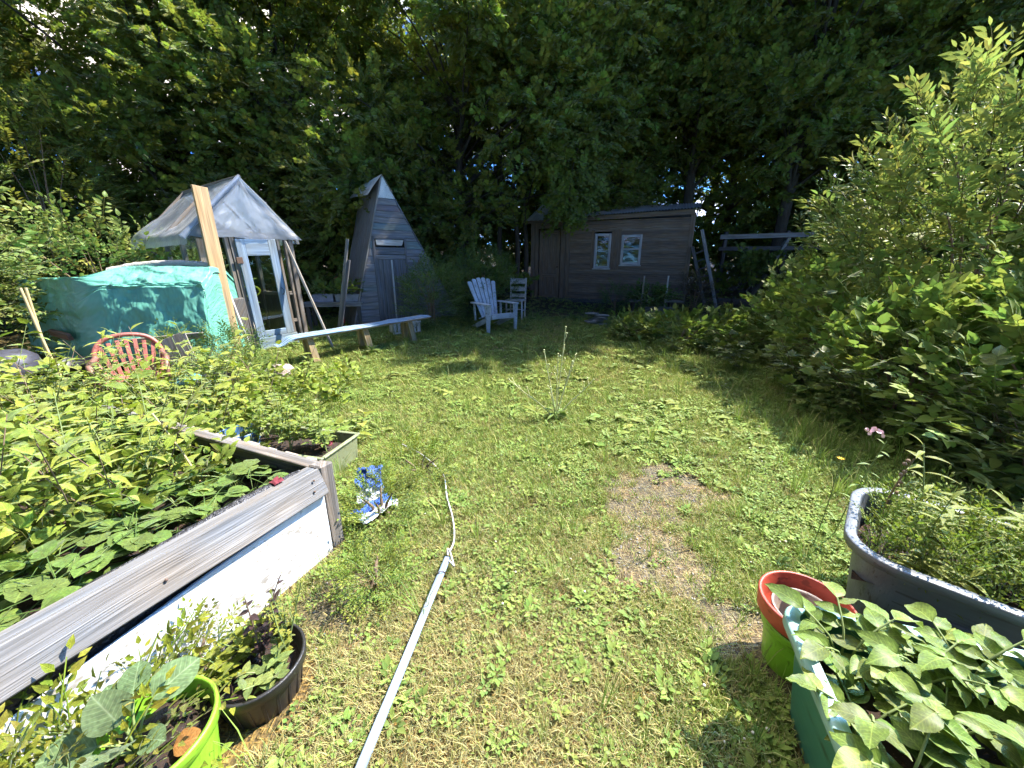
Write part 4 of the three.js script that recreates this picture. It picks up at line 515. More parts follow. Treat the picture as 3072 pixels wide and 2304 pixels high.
// ---------- blue-grey garden chair ----------
{
  const t = thing('adirondack_chair', 'blue-grey plastic garden armchair with fan-shaped slatted back', 'chair', [-0.36, gh(-0.36, -8.3), -8.3], 0.62), m = plastic(C(0.42, 0.5, 0.6), 0.5);
  for (let i = 0; i < 6; i++) { const s = (i - 2.5) / 2.5, top = 0.98 - 0.09 * s * s; part(t, 'back_slat', prism([[s * 0.17 - 0.03, 0], [s * 0.17 + 0.03, 0], [s * 0.3 + 0.052, top * 0.93 - 0.03], [s * 0.3 + 0.035, top * 0.93], [s * 0.3 - 0.035, top * 0.93], [s * 0.3 - 0.052, top * 0.93 - 0.03]], 0.02).applyMatrix4(new THREE.Matrix4().makeRotationX(-0.42)).translate(0, 0.24, -0.22), m); }
  part(t, 'back_brace', at(cbox(0.5, 0.06, 0.025), 0, 0.58, -0.42, -0.42), m); for (let i = 0; i < 6; i++) part(t, 'seat_slat', at(cbox(0.52, 0.018, 0.075), 0, 0.245 + 0.022 * i, -0.22 + i * 0.085, -0.22), m); part(t, 'apron', at(cbox(0.56, 0.11, 0.025), 0, 0.33, 0.3), m);
  for (const s of [-1, 1]) { part(t, 'armrest', prism([[-0.06, -0.36], [0.05, -0.36], [0.07, 0.2], [0.05, 0.33], [-0.07, 0.33], [-0.075, 0.2]], 0.025).applyMatrix4(new THREE.Matrix4().makeRotationX(Math.PI / 2)).translate(s * 0.34, 0.585, 0), m); part(t, 'front_leg', prism([[-0.035, 0], [0.03, 0], [0.065, 0.56], [-0.075, 0.56]], 0.03).applyMatrix4(new THREE.Matrix4().makeRotationY(s * 0.25)).translate(s * 0.34, 0, 0.25), m); part(t, 'side_rail', bar(V(s * 0.27, 0.32, 0.28), V(s * 0.27, 0.0, -0.52), 0.025, 0.1, V(1, 0, 0)), m); part(t, 'arm_brace', bar(V(s * 0.33, 0.2, -0.28), V(s * 0.34, 0.56, -0.3), 0.05, 0.03, V(0, 0, 1)), m); }
}
{ // white ladder-back chair
  const t = thing('ladderback_chair', 'white wooden ladder-back chair beside the shed', 'chair', [0.1, gh(0.1, -9.5), -9.5], -0.25), m = M.whitePaint;
  for (const s of [-1, 1]) { part(t, 'back_post', bar(V(s * 0.18, 0, -0.16), V(s * 0.19, 0.95, -0.24), 0.035, 0.03, V(1, 0, 0)), m); part(t, 'front_leg', at(cbox(0.035, 0.43, 0.035), s * 0.19, 0.215, 0.2), m); part(t, 'stretcher', at(cbox(0.02, 0.025, 0.36), s * 0.185, 0.2, 0.02), m); }
  for (const [y, h] of [[0.87, 0.13], [0.69, 0.11], [0.53, 0.09]]) part(t, 'back_slat', at(cbox(0.35, h, 0.016), 0, y, -0.2 - (y - 0.5) * 0.1), m); part(t, 'seat', at(cbox(0.42, 0.03, 0.42), 0, 0.44, 0.02), m); part(t, 'stretcher', at(cbox(0.36, 0.025, 0.02), 0, 0.24, 0.2), m);
}
// ---------- shelf with planters between greenhouse and hut ----------
{
  const b = [-3.85, gh(-3.85, -8.5), -8.5], t = thing('plant_table', 'old grey plank table carrying planter boxes beside the hut', 'table', b, 0.12); for (let i = 0; i < 3; i++) part(t, 'plank', at(cbox(1.25, 0.03, 0.12, 0.004, 0.003), 0, 0.55, -0.13 + i * 0.13), M.greyWood); part(t, 'front_rail', at(cbox(1.2, 0.06, 0.025), 0, 0.5, 0.18), M.greyWood); for (const x of [-0.52, 0.52]) for (const z of [-0.15, 0.15]) part(t, 'leg', at(cbox(0.07, 0.56, 0.07), x, 0.26, z), M.darkWood);
  [[-0.22, 0.45, C(0.32, 0.36, 0.5), 'lavender-blue planter box on the table beside the greenhouse'], [0.3, 0.5, C(0.28, 0.32, 0.4), 'grey planter box on the table nearest the hut']].forEach(([x, w, c, label], i) => {
    const q = thing('planter_box', label, 'planter', b, 0.12, 'planter boxes on the plank table'), y = 0.567 + i * 0.0, m = plastic(c); for (const s of [-1, 1]) { part(q, 'long_side', at(cbox(w, 0.14, 0.012), x, y + 0.07, s * 0.1, s * 0.12), m); part(q, 'end', at(cbox(0.012, 0.14, 0.19), x + s * (w / 2 - 0.012), y + 0.07, 0), m); part(q, 'rim', at(cbox(w + 0.03, 0.016, 0.02), x, y + 0.148, s * 0.112), m); } part(q, 'soil', at(cbox(w - 0.03, 0.1, 0.18), x, y + 0.06, 0), M.soil);
    const s = Math.sin(0.12), c2 = Math.cos(0.12); bush({ name: 'strawberry_plant', label: ['leafy strawberry plant filling the lavender-blue planter box', 'leafy strawberry plant filling the grey planter box'][i], category: 'plant', x: b[0] + x * c2, z: b[2] - x * s, y0: 0.72, rx: 0.3, ry: 0.17, rz: 0.16, cy: 0.08, n: 90, geos: G.ras, mat: mHyd, seed: 570 + i, stems: 2, group: 'strawberries in planter boxes' });
  });
  const k = thing('red_hook', 'red plant hook standing behind the planter boxes', 'hook', [b[0], b[1], b[2] - 0.22]); part(k, 'rod', tube([V(0.05, 0, 0), V(0.05, 0.98, 0), V(0.03, 1.06, 0), V(-0.02, 1.06, 0), V(-0.03, 1.0, 0)], 0.012, 0.012, 6, 24), plastic(C(0.5, 0.03, 0.03)));
}
[['long grey plank leaning on the hut wall above the planters', 0], ['second grey plank leaning on the hut wall, lower down', 1]].forEach(([label, i]) => { const t = thing('leaning_plank', label, 'plank', [-3.52 + i * 0.06, gh(-3.5, -8.2), -8.12 + i * 0.05], 0, 'planks leaning on the hut'); part(t, 'plank', bar(V(-0.12, 0, 0.1), V(0.22 - i * 0.06, 1.85 - i * 0.4, -0.1), 0.07, 0.03, V(1, 0, 0.5)), i ? M.aDoor : M.greyWood); });
{ // white plastic crate behind the bench
  const t = thing('white_crate', 'white plastic crate with slots on the ground behind the bench', 'crate', [-2.25, gh(-2.2, -8.15), -8.05], 0.5), m = plastic(C(0.66, 0.69, 0.72)); for (const s of [-1, 1]) { for (let i = 0; i < 7; i++) part(t, 'slat', at(cbox(0.05, 0.2, 0.012), -0.24 + i * 0.08, 0.12, s * 0.17), m); part(t, 'rim', at(cbox(0.6, 0.035, 0.02), 0, 0.23, s * 0.17), m); part(t, 'foot_rail', at(cbox(0.58, 0.03, 0.02), 0, 0.02, s * 0.17), m); part(t, 'end', at(cbox(0.012, 0.2, 0.33), s * 0.28, 0.12, 0), m); }
}
// ---------- in front of the shed ----------
{
  const b = [3.65, gh(3.65, -10.0), -10.0];
  const t = thing('low_table', 'low plank table with greenery in front of the shed', 'table', b, -0.1); part(t, 'top', at(cbox(1.3, 0.03, 0.4), 0, 0.32, 0), M.greyWood); for (const x of [-0.55, 0.4]) for (const z of [-0.15, 0.15]) part(t, 'leg', at(cbox(0.05, 0.4, 0.05), x, 0.12, z), M.darkWood); part(t, 'lower_shelf', at(cbox(1.1, 0.025, 0.35), -0.05, 0.05, 0), M.greyWood);
  [[-0.42, M.paleWood, 'pale wooden stake standing at the low table'], [0.17, M.whitePaint, 'white stake standing at the low table, nearest the ladder']].forEach(([x, m, label]) => { const s = thing('garden_stake', label, 'stake', [b[0] + x, b[1], b[2] + 0.24], 0, 'stakes by the low table'); part(s, 'stake', tube([V(0, -0.05, 0), V(0.02, 0.95, -0.02)], 0.02, 0.02, 7, 3), m); });
  bush({ name: 'potted_greenery', label: 'clump of dark greenery growing on the low table', category: 'plant', x: b[0] - 0.15, z: b[2], y0: 0.32, rx: 0.45, ry: 0.18, cy: 0.1, n: 170, geos: G.hyd, mat: mDark, seed: 581, stems: 3, size: 0.8 });
  bush({ name: 'dry_weed', label: 'brownish weed clump between the low table and the ladder', category: 'weed', x: 4.75, z: -10.2, rx: 0.4, ry: 0.5, cy: 0.4, n: 200, geos: G.tin, mat: foliageMat(C(0.11, 0.085, 0.05)), seed: 582, stems: 6 });
  bush({ name: 'weed_clump', label: 'green weed clump at the left end of the low table', category: 'weed', x: 2.7, z: -10.3, rx: 0.3, ry: 0.35, cy: 0.3, n: 110, geos: G.tin, mat: mDark, seed: 583, stems: 4 });
  const R = rng(61); const rock = (s) => { const g = new THREE.IcosahedronGeometry(0.5, 2), p = g.attributes.position, k = R() * 9; for (let i = 0; i < p.count; i++) { const v = V(p.getX(i), p.getY(i), p.getZ(i)), n = 0.75 + 0.5 * fbm(v.x * 3 + k, v.z * 3 + v.y * 2, 3, 2); p.setXYZ(i, v.x * n * s[0], v.y * n * s[1], v.z * n * s[2]); } g.computeVertexNormals(); return g; };
  const slate = std(C(0.17, 0.19, 0.2), 0.85, { bumpMap: rep(noiseB, 3, 3), bumpScale: 0.02 });
  for (let i = 0; i < 7; i++) { const x = 1.95 + (R() - 0.5) * 0.25, z = -8.85 + (R() - 0.5) * 0.15; const s = thing('flat_stone', `flat slate-grey stone, ${['lowest', 'second', 'third', 'fourth', 'fifth', 'sixth', 'topmost'][i]} from the ground in the small stone stack on the lawn`, 'stone', [x, gh(1.95, -8.85) + 0.025 + i * 0.036, z], R() * 3, 'stacked flat stones'); part(s, 'stone', rock([0.46 - i * 0.025, 0.062, 0.3]), slate); }
  for (let i = 0; i < 6; i++) { const s = thing('firewood_stick', `grey branch, ${['lowest', 'second', 'third', 'fourth', 'fifth', 'topmost'][i]} in the small heap under the low table`, 'stick', [b[0] + 0.05, gh(3.7, -9.7) + 0.03 + i * 0.035, -9.68 + 0.03 * (i % 2)], (R() - 0.5) * 0.6, 'sticks heaped under the low table'); part(s, 'stick', tube([V(-0.45 + 0.1 * R(), 0, 0), V(0, 0.02, 0.03 * R()), V(0.45 - 0.1 * R(), 0.01, 0)], 0.025, 0.018, 6, 6, 0.2), M.greyWood); }
  // ladder of boards leaning on the shed corner
  const l = thing('leaning_ladder', 'grey wooden ladder leaning on the right corner of the shed', 'ladder', [5.35, gh(5.35, -11), -10.95]); part(l, 'rail', bar(V(0.34, 0, 0.1), V(-0.22, 2.05, -0.2), 0.09, 0.035, V(1, 0, 0)), M.greyWood); part(l, 'rail', bar(V(0.05, 0, 0.06), V(-0.42, 1.62, -0.2), 0.09, 0.035, V(1, 0, 0)), M.darkWood); for (let i = 1; i < 8; i++) { const f = i / 8; part(l, 'rung', bar(V(lerp(0.05, -0.42, f), 1.62 * f, lerp(0.06, -0.2, f)), V(lerp(0.34, -0.15, f), 1.75 * f, lerp(0.1, -0.18, f)), 0.03, 0.03, V(0, 1, 0)), M.darkWood); }
  // rail fence far right
  const f = thing('rail_fence', 'grey rail fence in the shade behind the thicket', 'fence', [6.6, gh(7.5, -12.8), -13]); part(f, 'rail', bar(V(0, 1.85, 0), V(3.6, 1.9, 1.1), 0.14, 0.04, V(0, 1, 0), 0.004), M.greyWood); part(f, 'rail', bar(V(0, 1.5, 0), V(3.6, 1.5, 1.1), 0.12, 0.04, V(0, 1, 0), 0.004), M.darkWood); for (const u of [0.05, 0.5, 0.97]) part(f, 'post', at(cbox(0.1, 2, 0.1), u * 3.6, 1, u * 1.1 - 0.08), M.darkWood); part(f, 'brace', bar(V(1.0, 0, 0.5), V(1.9, 1.95, 0.5), 0.12, 0.08, V(0, 0, 1)), M.greyWood);
  for (let i = 0; i < 4; i++) { const s = thing('log', ['dark log lying nearest the ladder foot', 'dark log second from the ladder', 'dark log third from the ladder', 'dark log farthest from the ladder, by the thicket'][i], 'log', [6.1 + i * 0.32, gh(6.3, -11) + 0.1, -11.1 + 0.15 * (i % 2)], 0.3 + R(), 'logs beside the shed'); part(s, 'log', at(new THREE.CylinderGeometry(0.13, 0.14, 0.5, 12), 0, 0, 0, Math.PI / 2), M.bark); }
}

// ---------- foreground: plants whose leaves are built one by one ----------
function putLeaf(t, name, geo, mat, m) { const o = part(t, name, geo, mat); o.applyMatrix4(m); return o; }
function shoot(t, R, { at: b = V(0, 0, 0), dir = V(0, 1, 0), len = 0.4, n = 8, geos, mat, size = 1, start = 0.25, out = 1, rise = 0.25, bend = 0.15, r = 0.004, stemMat = M.stem, name = 'leaf', whorl = 2.4, grow = 0.35 }) {
  const tip = b.clone().addScaledVector(dir.clone().normalize(), len).add(V((R() - 0.5) * bend * len, -bend * 0.3 * len, (R() - 0.5) * bend * len)), mid = b.clone().lerp(tip, 0.5).add(V((R() - 0.5) * bend * len * 0.6, bend * 0.25 * len, (R() - 0.5) * bend * len * 0.6)), cv = new THREE.CatmullRomCurve3([b, mid, tip]);
  part(t, 'stem', tube([b, mid, tip], r, r * 0.5, 5, 6), stemMat); let a = R() * 6.283;
  for (let i = 0; i < n; i++) { const s = lerp(start, 1, (i + 0.5) / n), p = cv.getPoint(s); a += whorl + (R() - 0.5) * 0.6; const d = V(Math.cos(a) * out, rise + (R() - 0.5) * 0.3 + (i === n - 1 ? 0.7 : 0), Math.sin(a) * out); putLeaf(t, name, geos[Math.floor(R() * geos.length)], mat, mtx(p, d, V((R() - 0.5) * 0.5, 1, (R() - 0.5) * 0.5), size * lerp(1, grow + 0.25, s * s) * (0.8 + 0.4 * R()))); }
}
const bL = [1, 2, 3, 4, 5, 6, 7, 8].map((k) => leaf(0.08 + 0.035 * hash(k, 11), 0.05 + 0.022 * hash(k, 12), { seed: k, n: 7, fold: 0.05 + 0.4 * hash(k, 13), droop: 0.1 + 0.5 * hash(k, 14), wave: 0.06, twist: (hash(k, 15) - 0.5), shape: k % 3 ? 'ovate' : 'heart' })), lL = [1, 2, 3].map((k) => leaf(0.11, 0.026, { seed: k + 9, n: 5, fold: 0.3, droop: 0.35, shape: 'lance' })), cL = [1, 2, 3].map((k) => compound(rasp, k === 2 ? 1 : 2, 0.1, { seed: k + 5 })), sL = [1, 2, 3, 4].map((k) => { const q = (j) => leaf(0.075, 0.062, { seed: j + k, n: 10, fold: 0.2, droop: 0.22, serr: 0.09, shape: 'round' }); return compound(q, 1, 0.13, { seed: k, fan: true }); }), oL = [1, 2, 3].map((k) => leaf(0.05, 0.03, { seed: k + 3, n: 5, fold: 0.15, droop: 0.2 })), mL = [1, 2, 3].map((k) => leaf(0.045, 0.032, { seed: k + 13, n: 7, fold: 0.2, droop: 0.3, serr: 0.08 })), pL = [1, 2, 3, 4, 5, 6, 7, 8, 9, 10].map((k) => leaf(0.07 + 0.02 * hash(k, 1), 0.048 + 0.016 * hash(k, 2), { seed: k + 23, n: 8, fold: 0.05 + 0.45 * hash(k, 3), droop: 0.1 + 0.5 * hash(k, 4), wave: 0.09, twist: (hash(k, 5) - 0.5) * 1.1, tone: 0.8 + 0.4 * hash(k, 6) })), kL = [1, 2, 3].map((k) => leaf(0.13, 0.115, { seed: k + 33, n: 8, fold: 0.2, droop: 0.22, wave: 0.06, shape: 'round' }));
const mBed = veined(C(0.29, 0.37, 0.055), { transmission: 0.45, clearcoat: 0.12 }), mBedY = veined(C(0.43, 0.47, 0.05), { transmission: 0.5, clearcoat: 0.2 }), mStraw = veined(C(0.15, 0.24, 0.045), { transmission: 0.35, clearcoat: 0.35 }), mPot = veined(C(0.22, 0.31, 0.06), { transmission: 0.38, clearcoat: 0.25 }), mKale = veined(C(0.15, 0.22, 0.13), { transmission: 0.25, clearcoat: 0.15 }), mSage = veined(C(0.21, 0.27, 0.09), { transmission: 0.35 }), mMint = veined(C(0.3, 0.33, 0.03), { transmission: 0.45 }), mBasil = veined(C(0.05, 0.022, 0.03), { transmission: 0.25, clearcoat: 0.4 }), mGold = veined(C(0.36, 0.38, 0.045), { transmission: 0.5 });

// ---------- raised bed: local x towards the camera along the front, z into the bed ----------
const BED = [-1.05, gh(-1.05, -1.87), -1.87], BT = THREE.MathUtils.degToRad(-113.4), bedPt = (f, l) => [BED[0] - 0.397 * f - 0.918 * l, BED[2] + 0.918 * f - 0.397 * l];
{
  const t = thing('raised_bed', 'timber raised bed with grey cap board over white painted siding', 'raised bed', BED, BT);
  const capW = wood(C(0.25, 0.24, 0.225), 0.004, 1, 3), sid = std(C(0.74, 0.75, 0.75), 0.6, { map: rep(scuffC, 1.2, 1.6), bumpMap: rep(grainB, 1, 7), bumpScale: 0.0018 });
  part(t, 'cap_board', at(cbox(2.98, 0.15, 0.032, 0.004, 0.003), 1.5, 0.455, -0.01, 0.42), capW); part(t, 'top_strip', at(cbox(2.98, 0.03, 0.06), 1.5, 0.505, 0.06), capW);
  part(t, 'siding', prism([[0.02, -0.03], [2.98, -0.03], [2.98, 0.2], [1.6, 0.255], [0.6, 0.35], [0.02, 0.375]], 0.016).translate(0, 0, -0.02), sid);
  part(t, 'liner', at(cbox(2.96, 0.46, 0.01), 1.5, 0.22, 0.018), M.liner); part(t, 'liner_roll', tube([V(0.06, 0.5, 0.09), V(0.35, 0.51, 0.1), V(0.7, 0.5, 0.1), V(1.05, 0.49, 0.1)], 0.026, 0.018, 8, 24, 0.35), M.liner); part(t, 'liner_edge', tube([V(1.0, 0.49, 0.1), V(1.8, 0.485, 0.1), V(2.9, 0.48, 0.1)], 0.012, 0.012, 6, 20, 0.5), M.liner);
  part(t, 'corner_post', at(cbox(0.085, 0.56, 0.085, 0.008, 0.004), -0.03, 0.25, 0.035), M.frameWood);
  for (let i = 0; i < 2; i++) part(t, 'back_board', at(cbox(0.03, 0.24, 2.35, 0.004, 0.004), -0.02, 0.12 + i * 0.245, 1.25), M.darkWood); part(t, 'back_cap', at(cbox(0.07, 0.028, 2.35, 0.004, 0.004), -0.03, 0.505, 1.25), M.frameWood); for (let i = 0; i < 9; i++) part(t, 'slat_end', at(cbox(0.05, 0.03, 0.07 + 0.03 * (i % 2)), -0.06, 0.5 - 0.004 * (i % 3), 0.16 + i * 0.17), M.paleWood); part(t, 'back_liner', at(cbox(0.01, 0.44, 2.3), 0.006, 0.22, 1.25), M.liner);
  for (const [x, y] of [[0.07, 0.49], [0.09, 0.44], [0.75, 0.45], [1.7, 0.47], [2.4, 0.45]]) part(t, 'nail', at(new THREE.SphereGeometry(0.006, 8, 6), x, y, -0.03 - (0.475 - y) * 0.4), M.rust);
  part(t, 'soil', grid(60, 46, (u, v) => [u * 2.98, 0.3 + (fbm(u * 18, v * 14, 44, 3) - 0.5) * 0.1, 0.03 + v * 2.35], (u, v) => [u * 3, v * 2.4]), M.soil);
  const rag = thing('red_rag', 'scrap of red cloth on the liner at the bed corner', 'cloth', BED, BT); part(rag, 'cloth', grid(8, 6, (u, v) => [0.17 + u * 0.05, 0.535 + (fbm(u * 4, v * 4, 4) - 0.5) * 0.03, 0.06 + v * 0.05]), std(C(0.12, 0.012, 0.02), 0.9));
}
// strawberries along the front of the bed
{
  const R = rng(5); for (let i = 0; i < 17; i++) { const f = 0.14 + (i % 9) * 0.25 + (R() - 0.5) * 0.1, l = 0.34 + Math.floor(i / 9) * 0.24 + (R() - 0.5) * 0.1, [x, z] = bedPt(f, l), t = thing('strawberry_plant', `strawberry plant in the bed's ${i < 9 ? 'front' : 'inner'} row, ${['first', 'second', 'third', 'fourth', 'fifth', 'sixth', 'seventh', 'eighth', 'ninth'][i % 9]} from the corner post`, 'plant', [x, BED[1] + 0.28, z], R() * 6, 'strawberry plants in the raised bed');
    for (let k = 0; k < 11; k++) { const a = k * 0.6 + R() * 0.5, h = 0.07 + 0.14 * R(), d = 0.03 + 0.14 * R(), p = V(Math.cos(a) * d, h, Math.sin(a) * d); part(t, 'stalk', tube([V(0, 0, 0), V(p.x * 0.4, h * 0.7, p.z * 0.4), p], 0.003, 0.002, 4, 5), M.stem); putLeaf(t, 'leaf', sL[k % 4], mStraw, mtx(p.addScaledVector(V(Math.cos(a), 0, Math.sin(a)), -0.09), V(Math.cos(a), 0.12, Math.sin(a)), V((R() - 0.5) * 0.6, 1, (R() - 0.5) * 0.6), 1.1 + 0.4 * R())); }
    if (i % 4 === 1) { const b = part(t, 'berry', new THREE.SphereGeometry(0.011, 10, 8), plastic(C(0.5, 0.02, 0.015))); b.position.set(0.09, 0.06, 0.1); b.scale.set(1, 1.3, 1); } }
}
// tall yellow-green plants filling the bed and the ground behind it
{
  const R = rng(15), spots = [];
  for (let i = 0; i < 26; i++) { const [x, z] = bedPt(0.05 + 2.3 * R(), 0.75 + 1.6 * R()); spots.push([x, z, 0.3, 0.45 + 0.3 * R()]); }
  for (let i = 0; i < 42; i++) { const x = lerp(-5.2, -2.2, R()), z = lerp(-4.0, -2.6, R()); if (inBed(x, z)) continue; spots.push([x, z, 0, 0.8 + 0.35 * R()]); }
  for (const [x, z, h] of [[-4.55, -3.95, 0.7], [-4.2, -3.9, 0.65], [-3.85, -3.95, 0.6], [-3.95, -4.15, 0.7], [-3.2, -3.6, 0.6], [-2.4, -3.15, 0.6], [-1.95, -3.2, 0.5], [-1.5, -3.2, 0.45]]) spots.push([x, z, 0, h]);
  const where = (x, z, y0) => (y0 ? 'in the raised bed' : 'on the ground behind the raised bed');
  const kindOf = (i) => (i % 5 === 0 ? 'lance' : i % 3 === 0 ? 'comp' : 'broad'), ORD = 'first second third fourth fifth sixth seventh eighth ninth tenth eleventh twelfth thirteenth fourteenth fifteenth sixteenth seventeenth eighteenth nineteenth twentieth'.split(' ');
  const rank = spots.map(([x, z, y0], i) => spots.filter(([a, b, c], j) => kindOf(j) === kindOf(i) && !c === !y0 && a / -b < x / -z).length), ord = (k) => ORD[k] ?? 'twenty-' + ORD[k - 20];
  spots.forEach(([x, z, y0, h], i) => {
    const kind = kindOf(i), t = thing(kind === 'broad' ? 'leafy_plant' : kind === 'comp' ? 'raspberry_cane' : 'willowherb', { broad: 'broad-leaved yellow-green plant', comp: 'raspberry cane with toothed leaves', lance: 'narrow-leaved yellow plant' }[kind] + ' ' + where(x, z, y0) + `, ${ord(rank[i])} from the left`, 'plant', [x, gh(x, z) + (y0 ? 0.27 : -0.02), z], R() * 6, { broad: 'broad-leaved plants ', comp: 'raspberry canes ', lance: 'narrow-leaved plants ' }[kind] + where(x, z, y0));
    const ns = 3 + Math.floor(R() * 2), n = kind === 'broad' ? 8 : kind === 'comp' ? 6 : 11; for (let k = 0; k < ns; k++) { const a = k * 2.1 + R(); shoot(t, R, { at: V(Math.cos(a) * 0.03, 0, Math.sin(a) * 0.03), dir: V(Math.cos(a) * 0.45, 1, Math.sin(a) * 0.45), len: h * (0.7 + 0.45 * R()), n, geos: kind === 'broad' ? bL : kind === 'comp' ? cL : lL, mat: kind === 'lance' || R() < 0.4 ? mBedY : mBed, size: kind === 'comp' ? 1.05 : 1.3, start: 0.2, stemMat: R() < 0.4 ? M.twig : M.stem, grow: 0.6 }); }
  });
  // loose ground cover under them
  const mats = [], cols = [], q = rng(16); for (let i = 0; i < 1250; i++) { let x, z, y; if (i < 620) { [x, z] = bedPt(2.7 * q(), 0.62 + 1.7 * q()); y = BED[1] + 0.3 + 0.12 * q(); } else { x = lerp(-6.2, -1.9, q()); z = lerp(-4.9, -2.5, q()); if (inBed(x, z)) continue; y = gh(x, z) + 0.28 * q(); } mats.push(mtx(V(x, y, z), V(q() - 0.5, 0.5, q() - 0.5), V(q() - 0.5, 1, q() - 0.5), 0.6 + 0.5 * q())); const v = 0.7 + 0.6 * q(); cols.push(C(v, v, v)); }
  const t = thing('bed_weeds', 'low weeds filling the gaps between the bed plants', 'weeds'); t.userData.kind = 'stuff'; instances(t, 'weed_leaves', G.hyd[1], mBed, mats, cols);
  const dead = rng(18); for (let i = 0; i < 5; i++) { const [x, z] = bedPt(0.2 + 0.42 * i, 0.55 + 0.5 * dead()), s = thing('dead_stalk', ['dry cane crossing the back wall of the bed', 'dry stalk standing among the strawberries', 'dry stalk lying in the middle of the bed', 'bent dry stalk near the cap board', 'dry cane at the near end of the bed'][i], 'stalk', [x, BED[1] + 0.3, z], dead() * 6, 'dry stalks in the raised bed'); part(s, 'stalk', tube(i % 2 ? [V(0, 0, 0), V(0.2, 0.04, 0.1), V(0.5, 0.06, 0.1)] : [V(0, 0, 0), V(0.05, 0.25, 0), V(0.14, 0.52, 0.02)], 0.006, 0.004, 6, 8), M.straw); }
}
// weeds growing in tufts along the bed and by the tarp
[[-0.86, -2.16, 0.22, 0.2, 'weed clump round the corner post of the raised bed', mBed], [-1.28, -1.12, 0.12, 0.16, 'yellow-green weeds at the foot of the white siding behind the black pot', mMint], [-0.72, -1.6, 0.16, 0.12, 'low weeds at the end of the white siding', mBed], [-4.1, -5.5, 0.35, 0.45, 'weed clump between the tarp and the greenhouse door', mDark], [-3.75, -5.0, 0.4, 0.3, 'rough weed clump beside the pale stone', mRas], [-4.75, -5.35, 0.25, 0.45, 'tall weeds in front of the sunny tarp', mRas], [-0.75, -2.75, 0.28, 0.14, 'low weeds by the thin rope', mBed]].forEach(([x, z, rx, ry, label, m], i) => bush({ name: 'weed_clump', label, category: 'weed', x, z, rx, ry, cy: ry * 0.5, n: Math.round(rx * 640), size: i < 3 || i === 6 ? 0.5 : 0.9, geos: G.tin, mat: m, seed: 600 + i, stems: 4, group: 'weed clumps' }));
// ---------- planter trough, bucket and blue scraps beyond the bed ----------
{
  const t = thing('planter_trough', 'olive green plastic trough beyond the corner of the bed', 'planter', [-1.8, gh(-1.8, -2.84), -2.84], -0.23), m = plastic(C(0.24, 0.27, 0.15)); for (const s of [-1, 1]) { part(t, 'long_side', at(cbox(0.92, 0.22, 0.014), 0, 0.115, s * 0.2, s * 0.14), m); part(t, 'end', at(cbox(0.014, 0.22, 0.4), s * 0.455, 0.115, 0, 0, 0, -s * 0.1), m); part(t, 'rim', at(cbox(0.96, 0.016, 0.03), 0, 0.228, s * 0.222), m); part(t, 'rim', at(cbox(0.03, 0.016, 0.414), s * 0.47, 0.228, 0), m); } part(t, 'soil', at(cbox(0.88, 0.15, 0.38), 0, 0.08, 0), M.soil);
  const R = rng(71); [[-0.28, 0], [0.02, 0.05], [-0.12, -0.08], [0.2, -0.06], [0.32, 0.08]].forEach(([dx, dz], i) => { const p = thing('trough_plant', ['leafy plant at the far end of the olive trough', 'leafy plant in the middle of the olive trough', 'tall thin plant in the olive trough', 'leafy plant near the right end of the olive trough', 'low plant at the near right corner of the olive trough'][i], 'plant', [-1.8 + dx, 0.16, -2.84 + dz], R() * 6, 'plants in the olive trough'); for (let k = 0; k < 4; k++) shoot(p, R, { dir: V(R() - 0.5, 1.3, R() - 0.5), len: 0.22 + 0.22 * R() + (i === 2 ? 0.2 : 0), n: 7, geos: i ? cL : bL, mat: mBed, size: 0.75 }); });
  const bk = thing('blue_bucket', 'blue plastic bucket behind the back wall of the bed', 'bucket', [-2.22, gh(-2.2, -2.8), -2.86]); part(bk, 'bucket', lathe([[0, 0.01], [0.11, 0.01], [0.135, 0.27], [0.15, 0.275], [0.148, 0.295], [0.13, 0.29], [0.105, 0.03], [0, 0.03]], 28), plastic(C(0.07, 0.18, 0.4))); for (let i = 0; i < 3; i++) part(bk, 'rib', at(new THREE.TorusGeometry(0.128 + i * 0.004, 0.004, 5, 28), 0, 0.17 + i * 0.04, 0, Math.PI / 2), plastic(C(0.07, 0.18, 0.4)));
  const rg = thing('red_glove', 'crumpled red glove lying on the olive trough soil', 'glove', [-1.5, 0.2, -2.82]); part(rg, 'glove', grid(12, 8, (u, v) => [u * 0.1 - 0.05, (fbm(u * 4, v * 4, 6) - 0.3) * 0.1 * Math.sin(Math.PI * v) + 0.0, (v - 0.5) * 0.06]), std(C(0.14, 0.015, 0.03), 0.85));
  const bluT = tex(128, 128, (u, v) => { const n = vnoise(u * 6, v * 6, 8, 6); return v > 0.62 ? [0.85, 0.88, 0.92] : v > 0.56 ? [0.6, 0.7, 0.85] : [0.16 + 0.1 * n, 0.33 + 0.1 * n, 0.68]; }); const blu = std(C(0.9, 0.9, 0.9), 0.45, { map: bluT, bumpMap: rep(noiseB, 2, 2), bumpScale: 0.01 });
  [[-1.0, -2.36, 0.17, 0.26, 0.12, 0.2, 'blue plastic bag propped beside the corner of the bed'], [-0.9, -2.16, 0.26, 0.16, 0.03, 0.9, 'blue and white plastic scrap lying in the weeds']].forEach(([x, z, w, h, y, r, label], i) => { const s = thing('plastic_scrap', label, 'plastic bag', [x, gh(x, z) + 0.01, z], r, 'blue plastic scraps by the bed'); part(s, 'sheet', grid(24, 24, (u, v) => [(u - 0.5) * w + (fbm(u * 5, v * 5, 11 + i) - 0.5) * 0.06, i ? 0.02 + fbm(u * 6, v * 6, 15) * 0.07 : (1 - v) * 0.19 + 0.01, i ? (v - 0.5) * h : -0.08 + v * 0.16 + (fbm(u * 6, v * 6, 13) - 0.5) * 0.08]), blu); });
}
